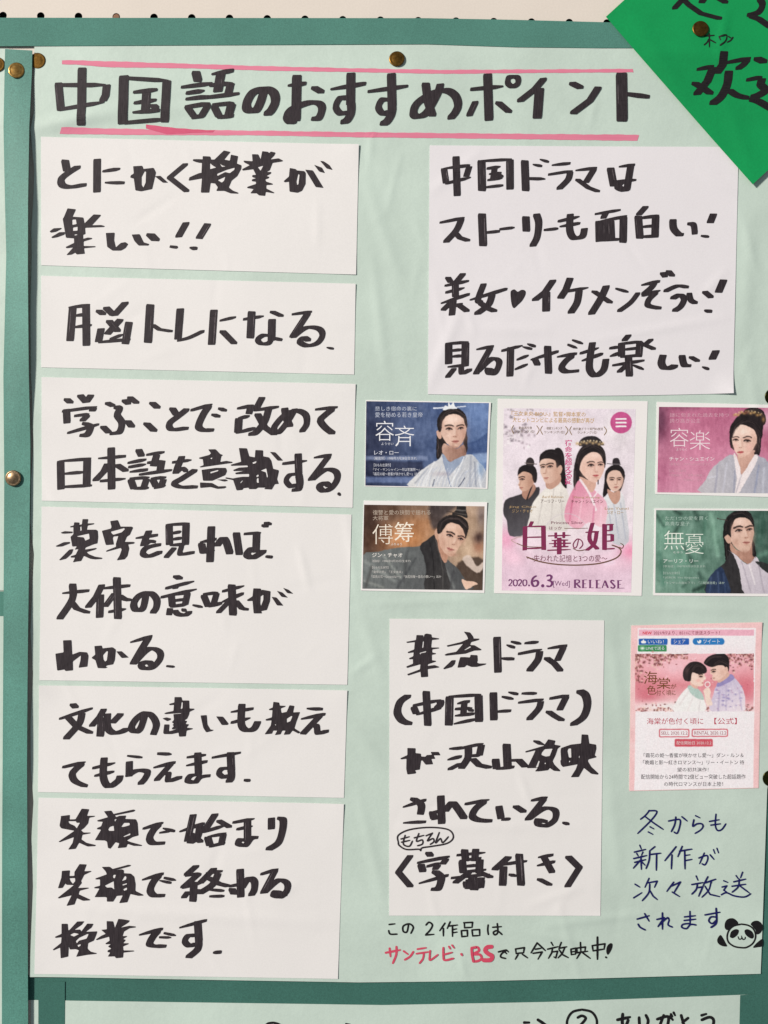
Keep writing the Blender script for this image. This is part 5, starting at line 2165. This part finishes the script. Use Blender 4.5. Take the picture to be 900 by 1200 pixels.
    eye(c, 298, 416, 22, -4, bw=1.3); eye(c, 338, 413, 28, -4, bw=1.3); nose(c, 312, 412, 306, 448, 15, 1); mouth(c, 316, 477, 28, -4); c.blob(372, 440, 20, 44, (190, 148, 130), .55)
    sheen(c, [[(292, 370), (330, 330), (380, 340)], [(404, 350), (418, 440)]], 3)
    # woman
    c.fill([(476, 545), (472, 440), (494, 340), (540, 284), (606, 280), (644, 326), (652, 396), (640, 430), (540, 500), (504, 540)], DK, 5)
    c.fill([(420, 700), (430, 630), (470, 540), (510, 486), (560, 520), (606, 560), (656, 610), (664, 680), (640, 760), (560, 730), (500, 770), (440, 740)], (218, 140, 166), 5, to=((450, 560), (640, 740), (236, 196, 208)))
    c.fill([(506, 470), (560, 490), (600, 502), (590, 548), (566, 556), (520, 508)], (210, 168, 152), 4)
    c.line([(510, 488), (546, 540), (574, 590), (600, 660)], 12, (240, 224, 230), 5); c.line([(606, 560), (586, 590)], 8, (240, 224, 230), 5)
    for a, b, col in (((470, 580), (450, 720), (206, 104, 140)), ((520, 600), (500, 740), (246, 200, 214)), ((590, 640), (580, 740), (210, 116, 150)), ((630, 640), (626, 740), (248, 206, 220))):
        c.line([a, b], 8, col, 10, 0.7)
    c.fill([(500, 400), (514, 350), (560, 330), (610, 334), (640, 372), (648, 420), (630, 470), (598, 504), (556, 488), (516, 446)], (234, 202, 188), 4, to=((520, 400), (650, 440), (222, 182, 168)))
    c.fill([(484, 430), (490, 350), (540, 290), (606, 282), (650, 326), (656, 400), (644, 392), (628, 350), (590, 328), (540, 350), (512, 396), (504, 440)], DK, 4)
    c.fill([(504, 296), (516, 256), (560, 238), (610, 246), (646, 290), (600, 290)], (46, 40, 44), 4)
    for k in range(9):
        x = 492 + k * 18
        c.blob(x, 282 - 12 * math.sin(k / 8 * math.pi) + (k % 2) * 8, 9, 8, (196, 166, 120), 0.9); c.blob(x + 5, 276 - 12 * math.sin(k / 8 * math.pi), 4, 4, (238, 222, 184), 0.9)
    eye(c, 570, 406, 32, -3, brow=.62, male=.75); eye(c, 624, 403, 24, 0, brow=.62, male=.75); nose(c, 602, 402, 602, 440, 16, -1, shade=(206, 160, 146)); mouth(c, 598, 463, 34, -2, (190, 84, 90), (140, 50, 56))
    c.blob(530, 430, 18, 50, (214, 170, 154), .5); c.blob(600, 350, 30, 14, (244, 220, 208), .5)
    strands(c, [[(496, 400), (510, 330), (570, 296)], [(580, 296), (630, 320), (650, 380)], [(478, 540), (476, 430)]], 7, 9, 5, w=2)
    sheen(c, [[(500, 370), (530, 310), (590, 300)], [(470, 500), (480, 400)], [(484, 510), (492, 430)]], 3)
    c.line([(612, 490), (612, 512)], 6, (60, 50, 54), 3)
    # menu badge
    c.fill([(743 + 62 * math.cos(k * math.tau / 28), 162 + 62 * math.sin(k * math.tau / 28)) for k in range(28)], (196, 84, 140), 4, 1, False)
    for y in (142, 163, 184):
        c.line([(716, y), (770, y - 1)], 9, (248, 236, 244), 3)
    # pale oval and gold swash round the title
    c.line([(430 + 130 * math.cos(k * math.tau / 40), 820 + 140 * math.sin(k * math.tau / 40)) for k in range(41)], 4, (206, 196, 204), 4, 0.7)
    c.line([(120, 830), (170, 812), (210, 820)], 5, (176, 152, 140), 4, .8); c.line([(118, 834), (150, 852), (200, 870)], 4, (176, 152, 140), 4, .8)


q3 = [(583.2, 467.2), (759, 470.2), (751.8, 698.3), (579.1, 695.2)]
h3 = card_h(203, [(583, 467, 0.3, 50)], 0.6)
card = grid_sheet('film_poster', q3, h3, M['card'], cell=3.5, thick=0.00025)
tag(card, 'pale pink film poster with four robed figures and a round menu badge', 'film poster')
A3 = (575, 462, 4.865)
picture(Q(*A3, (74, 80), (826, 84), (800, 1130), (63, 1118)), h3, paint_poster, card, *A3, (230, 222, 228), grain=0.4)
printed(boxes(*A3, [('『王女未央-BIOU-』監督×脚本家の', 118, 96, 540, 124), ('大ヒットコンビによる最高の感動が再び', 124, 130, 590, 160)]), h3, flat((206, 164, 84)), card, slope=0.012)
printed(boxes(*A3, [('動画再生数', 160, 184, 236, 200), ('ランキング1位!', 136, 204, 250, 222), ('視聴ランキング', 318, 186, 408, 202), ('ランキング1位!', 304, 208, 420, 224), ('時代劇ドラマ部門BS放送', 470, 190, 640, 206), ('ランキング1位!', 494, 210, 606, 226)]), h3, flat((128, 106, 82)), card)
for a, b in (('130,178 120,200 132,226', '262,180 276,204 262,230'), ('294,182 284,204 296,230', '426,184 440,206 426,232'), ('460,184 450,206 462,232', '646,186 660,208 646,234')):
    for half in (a, b):
        Pen(h3, 0.00014).round('~' + half, *A3, 0.9).build('laurel', flat((150, 122, 84)), card)
printed(boxes(*A3, [(ch, 423, 260 + k * 36.5, 463, 295 + k * 36.5, 0.012) for k, ch in enumerate('宿命を超える愛')]), h3, flat((214, 70, 136)), card, 'tagline')
printed(boxes(*A3, [('アーリフ・リー', 284, 600, 420, 620), ('チャン・シュエイン', 458, 602, 640, 622)]), h3, flat((96, 66, 60)), card)
printed(boxes(*A3, [('ジン・チャオ', 122, 656, 240, 676), ('レオ・ロー', 664, 664, 756, 684), ('Aarif Rahman', 292, 578, 414, 592), ('Zhang Xueying', 470, 582, 620, 596), ('Jing Chao', 104, 636, 260, 650), ('Luo Yunxi', 650, 644, 786, 658)]), h3, flat((190, 160, 116)), card)
B3 = (575, 575, 4.865)
pen = Pen(h3, 0.00014)
pen.broad('''w0.8 238,172 222,206
w1 196,204 194,340
186,206 312,202
w1 300,204 302,338
196,266 302,264
196,330 302,327
326,258 458,254
w0.6 370,238 371,272
w0.6 416,236 416,270
346,284 442,281
330,302 456,299
346,320 442,318
322,340 458,335
w0.5 366,284 366,320
w0.5 418,282 418,320
w1 390,268 390,362
~w0.9 580,182 562,275 612,338
~w0.85 604,230 590,300 542,344
538,238 618,232
w1 648,190 648,338
636,196 702,192
636,333 706,330
660,228 690,226
660,288 696,286
w0.8 686,196 686,228
w0.8 692,250 692,288
660,252 696,250''', *B3, 5.3, 1.5)
pen.round('~w1 500,278 490,318 476,326 470,304 492,276 516,284 524,308 506,330', *B3, 1.3)
pen.build('title_lettering', flat((136, 48, 88)), card)
pen = Pen(h3, 0.00012)
pen.round('''~w1.2 205,378 280,404 380,420 500,424 620,414 710,386 742,352 730,326 690,310
~w0.8 740,300 756,312 748,328 732,322
~w0.6 150,300 200,318 300,322
w0.5 420,215 552,214
~w0.8 470,330 500,342 540,336''', *B3, 1.3)
pen.build('gold_swash', flat((120, 88, 72)), card)
printed(boxes(*B3, [('Princess Silver', 345, 174, 526, 190), ('はっか', 332, 204, 406, 222), ('〜失われた記憶と3つの愛〜', 208, 366, 664, 406)]), h3, flat((124, 60, 84)), card)
printed(boxes(*B3, [('[Wed]', 356, 514, 450, 552, -0.005)]), h3, flat((122, 66, 116)), card, 'release_date')


pen = Pen(h3, 0.00014)
pen.broad('''~w0.5 102,516 110,506 120,512 118,524 102,543
w0.5 102,542 122,542
~w0.5 140,506 130,514 130,534 140,543 150,534 150,514 140,506
~w0.5 156,516 164,506 174,512 172,524 156,543
w0.5 156,542 176,542
~w0.5 194,506 184,514 184,534 194,543 204,534 204,514 194,506
~w1 262,482 240,500 234,525 246,545 264,540 270,522 258,510 240,520
~w1 318,490 332,480 346,490 340,506 328,510 346,518 348,534 334,547 316,540
w0.8 480,508 480,553
w0.3 472,509 490,507
w0.3 472,553 492,553
~w0.6 482,508 502,510 504,522 486,530
w0.75 488,530 512,554
w0.75 526,509 526,554
w0.3 518,509 548,508
w0.3 526,531 542,530
w0.3 518,554 550,553
w0.75 566,510 566,554
w0.3 558,510 576,509
w0.3 558,554 588,553
w0.75 604,510 604,555
w0.3 596,510 626,509
w0.3 604,532 620,531
w0.3 596,555 628,554
w0.75 650,511 668,555
w0.4 650,511 634,555
w0.3 642,538 660,538
~w0.7 704,517 692,510 684,518 696,532 706,545 696,556 682,548
w0.75 726,512 726,556
w0.3 718,512 748,511
w0.3 726,534 742,533
w0.3 718,556 764,555''', *B3, 2.6, 0.9)
pen.round('''w2 218,540 219,541
w3.6 296,542 297,543''', *B3, 1.2)
pen.build('release_date', flat((122, 66, 116)), card)


# --- pink-edged web page print
def paint_page(c):
    P6 = (240, 232, 236)
    c.c[:] = (238, 196, 198)
    c.noise(8, 80, 51)
    c.fill([(92, 86), (824, 84), (818, 400), (808, 1090), (70, 1096), (78, 500)], P6, 5, 1, False)
    c.rect(98, 94, 812, 132, (232, 176, 194), 4)
    c.rect(97, 150, 276, 188, (38, 96, 176), 4, 1, 6); c.rect(92, 190, 270, 230, (56, 140, 84), 4, 1, 6)
    c.rect(296, 148, 410, 188, (44, 96, 180), 4, 1, 6); c.rect(432, 147, 630, 188, (44, 122, 190), 4, 1, 19)
    c.fill([(116, 178), (112, 166), (122, 162), (128, 154), (133, 164), (142, 166), (140, 178)], (240, 244, 250), 3)
    c.fill([(460, 162), (470, 168), (476, 158), (486, 164), (480, 178), (466, 178)], (240, 246, 250), 3)
    c.blob(120, 210, 14, 10, (236, 246, 238), 1)
    # banner
    x0, y0, x1, y1 = 74, 243, 812, 602
    m = (c.x > x0) & (c.x < x1) & (c.y > y0) & (c.y < y1)
    t = np.clip((c.y - y0) / (y1 - y0), 0, 1)[:, None]
    b = np.where(t < .55, np.array((238, 188, 196)) * (1 - t / .55) + np.array((220, 138, 148)) * (t / .55),
                 np.array((220, 138, 148)) * (1 - (t - .55) / .45) + np.array((244, 220, 222)) * ((t - .55) / .45))
    c.c[m] = b[m]
    keep = c.c.copy()
    for (x, y, rx, ry, col, a) in ((330, 330, 150, 70, (246, 196, 206), .8), (150, 500, 90, 60, (206, 106, 122), .8), (760, 470, 60, 80, (214, 112, 128), .8), (250, 570, 180, 30, (250, 236, 236), .9), (650, 300, 120, 60, (240, 186, 198), .7)):
        c.blob(x, y, rx, ry, col, a)
    r = random.Random(9)
    for k in range(620):
        w = r.random()
        if w < .30: x, y = r.uniform(74, 400) , 243 + abs(r.gauss(0, 22))
        elif w < .45: x, y = 74 + abs(r.gauss(0, 34)), r.uniform(243, 420)
        elif w < .65: x, y = r.uniform(640, 812), 243 + abs(r.gauss(0, 46))
        elif w < .72: x, y = r.gauss(215, 30), r.gauss(290, 26)
        else: x, y = r.uniform(74, 812), 602 - abs(r.gauss(0, 22))
        c.blob(x, y, r.uniform(3, 8), r.uniform(3, 7), r.choice([(118, 66, 66), (96, 56, 54), (160, 96, 92), (214, 150, 150), (236, 206, 190), (140, 80, 84)]), 0.9)
    for k in range(40):
        c.blob(r.uniform(90, 800), r.uniform(260, 560), r.uniform(3, 6), r.uniform(2, 5), r.choice([(170, 84, 100), (250, 220, 226)]), 0.7)
    # woman on the left, man on the right, both in profile
    c.fill([(318, 604), (330, 540), (380, 470), (420, 446), (470, 470), (500, 520), (505, 604)], (240, 236, 236), 5)
    c.fill([(400, 448), (430, 440), (484, 480), (502, 530), (460, 520), (420, 490)], (172, 198, 190), 6, .9)
    c.fill([(430, 400), (460, 420), (462, 460), (430, 450), (416, 420)], (226, 184, 170), 4)
    c.fill([(404, 350), (440, 330), (500, 350), (506, 380), (514, 400), (500, 410), (496, 440), (470, 446), (430, 430), (410, 396)], (240, 210, 198), 4)
    c.fill([(376, 380), (382, 330), (420, 296), (470, 294), (512, 322), (518, 360), (470, 372), (430, 360), (420, 410), (396, 414), (380, 396)], (44, 36, 38), 4)
    strands(c, [[(400, 400), (396, 350), (430, 312)], [(430, 350), (460, 316), (500, 330)]], 6, 8, 11)
    c.fill([(384, 330), (372, 352), (372, 392), (390, 414), (404, 392), (396, 350)], (52, 42, 44), 4)
    c.blob(396, 350, 14, 22, (90, 70, 70), .6); eye(c, 482, 386, 20, 0, male=.8); mouth(c, 493, 423, 14, -4, (196, 92, 96)); c.blob(508, 396, 6, 6, (250, 226, 214), .6); c.blob(466, 410, 14, 10, (236, 168, 160), .6)
    c.fill([(545, 604), (560, 500), (580, 440), (640, 390), (700, 400), (750, 480), (758, 560), (740, 604)], (196, 186, 214), 5, to=((600, 420), (720, 600), (232, 220, 228)))
    c.fill([(582, 430), (640, 380), (676, 372), (690, 400), (640, 430), (590, 450)], (150, 140, 190), 5)
    for k in range(50):
        c.blob(r.uniform(570, 740), r.uniform(440, 595), r.uniform(4, 9), r.uniform(3, 7), r.choice([(140, 130, 184), (240, 234, 240), (176, 140, 176)]), 0.7)
    c.fill([(590, 380), (640, 350), (660, 380), (600, 424), (584, 410)], (216, 176, 160), 4)
    c.fill([(540, 300), (600, 290), (650, 330), (640, 370), (600, 404), (566, 412), (552, 396), (556, 376), (540, 366), (544, 340)], (234, 200, 186), 4)
    c.fill([(502, 296), (530, 262), (580, 244), (630, 244), (658, 280), (656, 350), (640, 340), (624, 318), (590, 316), (560, 326), (536, 324), (512, 312)], (36, 30, 32), 4)
    eye(c, 562, 356, 22, -6); mouth(c, 564, 394, 16, -6); c.blob(620, 360, 20, 24, (206, 160, 144), .5)
    strands(c, [[(516, 300), (560, 262), (620, 262)], [(560, 316), (600, 290), (644, 310)]], 7, 9, 12)
    c.fill([(630, 332), (646, 326), (652, 352), (640, 366), (630, 352)], (222, 184, 168), 3)
    for (a, b, w_, col) in (((350, 560), (410, 470), 8, (214, 208, 210)), ((400, 600), (440, 500), 8, (222, 216, 218)), ((470, 600), (480, 520), 7, (206, 204, 206)), ((600, 470), (590, 600), 10, (168, 158, 194)), ((680, 420), (700, 590), 10, (216, 206, 222)), ((640, 440), (640, 590), 8, (176, 166, 200)), ((720, 470), (736, 590), 8, (180, 170, 204))):
        c.line([a, b], w_, col, 9, 0.6)
    c.fill([(500, 470), (530, 452), (544, 480), (540, 510), (556, 560), (520, 560), (506, 500)], (240, 214, 202), 4)
    c.line([(524 + 16 * math.cos(k * .5), 434 + 16 * math.sin(k * .5)) for k in range(13)], 5, (250, 240, 240), 3)
    c.c[~m & (c.y > y0 - 6)] = np.where((c.c != keep)[~m & (c.y > y0 - 6)], keep[~m & (c.y > y0 - 6)], c.c[~m & (c.y > y0 - 6)])
    # buttons under the heading
    for (a, b_, d, e) in ((222, 709, 412, 762), (426, 709, 652, 760)):
        c.rect(a, b_, d, e, (206, 104, 116), 4, 1, 10); c.rect(a + 7, b_ + 7, d - 7, e - 7, P6, 4, 1, 6)
    c.rect(320, 772, 558, 820, (204, 86, 100), 4, 1, 8)


q6 = [(739.6, 733), (893, 729), (889, 923.6), (737.2, 927)]
h6 = card_h(206, [(893, 729, 0.9, 40)])
card = grid_sheet('web_page_print', q6, h6, M['pinkcard'], cell=3.5, thick=0.00025)
tag(card, 'printed web page with a pink edge, coloured buttons and a blossom banner of a couple', 'printout')
A6 = (730, 720, 5.294)
picture([(q6[0][0] + .8, q6[0][1] + .8), (q6[1][0] - .8, q6[1][1] + .8), (q6[2][0] - .8, q6[2][1] - .8), (q6[3][0] + .8, q6[3][1] - .8)], h6, paint_page, card, *A6, (238, 196, 198), grain=0.3)
printed(boxes(*A6, [('2021/9/7より、BS11にて放送スタート！', 190, 102, 600, 126)]), h6, flat((150, 62, 84)), card)
printed(boxes(*A6, [('NEW', 122, 106, 178, 124, 0.02)]), h6, flat((226, 60, 76)), card)
printed(boxes(*A6, [('いいね！', 154, 158, 252, 180), ('シェア', 314, 156, 386, 180), ('ツイート', 498, 154, 600, 180), ('LINEで送る', 142, 198, 256, 220)]), h6, flat((236, 242, 250)), card, 'button_text')
printed(boxes(*A6, [('海', 128, 352, 212, 432), ('棠', 208, 392, 294, 462), ('色', 148, 440, 204, 496)]), h6, flat((122, 78, 40)), card, 'banner_lettering')
printed(boxes(*A6, [('が', 296, 430, 330, 460), ('付く頃に', 206, 468, 326, 502)]), h6, flat((122, 78, 40)), card, 'banner_lettering')
C6 = (730, 820, 5.294)
printed(boxes(*C6, [('海棠が色付く頃に', 148, 112, 498, 152), ('【公式】', 566, 112, 706, 152)]), h6, flat((196, 70, 92)), card, 'heading')
printed(boxes(*C6, [('SELL 2020.12.2', 236, 196, 400, 216), ('RENTAL 2020.12.2', 442, 195, 640, 216)]), h6, flat((170, 78, 92)), card)
printed(boxes(*C6, [('配信開始日 2020.12.2', 332, 256, 548, 278)]), h6, flat((246, 226, 228)), card, 'button_text')
printed(boxes(*C6, [('「霜花の姫〜香蜜が咲かせし愛〜」ダン・ルン＆', 128, 330, 748, 358), ('「晩媚と影〜紅きロマンス〜」リー・イートン 待', 124, 374, 752, 402), ('望の初共演作！', 336, 420, 530, 446),
                    ('配信開始から24時間で2億ビュー突破した超話題作', 112, 462, 760, 492), ('の時代ロマンスが日本上陸！', 254, 508, 620, 536)]), h6, flat((64, 58, 66)), card)

# ------------------------------------------------------------------ green diamond sheet at the top right
def green_h(px, py):
    px = np.asarray(px, float); py = np.asarray(py, float)
    d = np.hypot(px - 820, py - 35)
    return (3.2 + waves(px, py, 71, 160, 0.5) + 2.6 * np.clip((d - 40) / 190, 0, 1) ** 1.5
            + ridge(px, py, 850, 15, 842, 70, 1.0, 4) + ridge(px, py, 760, 60, 880, 72, 0.6, 7) + ridge(px, py, 850, 120, 880, 200, 0.5, 8) + ridge(px, py, 740, 20, 800, 110, 0.5, 9)) * 0.001


g = grid_sheet('green_sheet', [(709.5, 21), (895, -149), (1065, 45), (880.5, 217.5)], green_h, M['green'], cell=3.5, thick=0.0003)
tag(g, 'bright green sheet hung as a diamond at the top right corner with black greeting characters', 'paper sheet')
G = (690, 0, 4.286)
pen = Pen(green_h, 0.0002)
pen.broad('''w0.7 478,-10 420,54
w0.6 430,-40 500,30 560,72 665,100
w0.8 582,-10 556,24
w0.7 620,-20 695,22
''', *G, 9.6, 4.2)
pen.build('lettering', M['ink2'], g)
pen = Pen(green_h, 0.0002)
pen.broad('''w0.75 ~850,-10 868,30 848,66 790,84
w0.75 800,82 850,100 900,135 960,165
''', *G, 9.6, 4.2)
pen.build('lettering', M['ink2'], g)
pen = Pen(green_h, 0.0002)
pen.broad('''535,355 628,336
w1 622,338 592,412 530,487
w0.9 515,415 575,450 618,482
w1 675,262 668,330 632,380
678,322 812,296
w0.8 800,298 772,330 735,356
~w1 700,358 690,430 660,490 606,534
w0.8 ~690,452 740,484 800,500
''', *G, 9.6, 4.2)
pen.build('lettering', M['ink2'], g)
pen = Pen(green_h, 0.0002)
pen.broad('''w0.95 825,292 890,322
784,408 872,390
~w0.95 868,395 858,430 882,458 850,482 806,497
w0.9 ~800,500 850,516 905,548 960,575
w1 950,300 945,400
900,330 990,310''', *G, 9.6, 4.2)
pen.build('lettering', M['ink2'], g)
pen = Pen(green_h, 0.0002)
pen.round('''580,186 626,182
602,174 602,240
~598,203 590,218 576,230
608,205 634,220
650,190 656,206
~650,190 688,182 682,212 654,234
698,188 712,196
~720,192 710,206 692,217''', *G, 1.7)
pen.build('handwritten_line', M['ink2'], g)

# ------------------------------------------------------------------ thumbtacks
def tack(px, py, r, hf, mat, label, tall=2.2, lift=0.15, tilt=(0, 0)):
    h = float(hf(np.array([px]), np.array([py]))[0]) + lift * 0.001
    return thumbtack(px, py, r, h, M[mat], label, tall, tilt)


tack(20.3, 83.5, 9.4, left_h, 'brass', 'shiny brass thumbtack near the top end of the worn left teal strip', tilt=(-0.05, 0.04))
tack(44, 71, 9.2, H_poster, 'bronze', 'brass thumbtack half hidden under the edge of the left teal strip', tall=0.8)
tack(465, 69, 9.2, H_poster, 'bronze', 'dark brown thumbtack above the upper pink line over the black title', tilt=(0.05, 0.05))
tack(820, 35, 9.4, green_h, 'bronze', 'brass thumbtack holding the bright green sheet', tilt=(0.03, 0.05))
tack(16.8, 560.5, 9.4, left_h, 'nickel', 'worn nickel thumbtack halfway down the left teal strip, throwing a shadow', tall=5.2)
tack(-3.5, 75, 8.6, z_const(0.7), 'bronze', 'brass thumbtack cut off by the left edge of the photo near the top', tall=1.5)
tack(906, 465, 10, H_poster, 'olive', 'dark olive thumbtack cut off by the right edge, above the pink picture card')
tack(903, 912, 9.6, H_poster, 'olive', 'dark green thumbtack at the right edge beside the printed web page')

for o, _ in ORG:
    if '_org' in o: del o['_org']
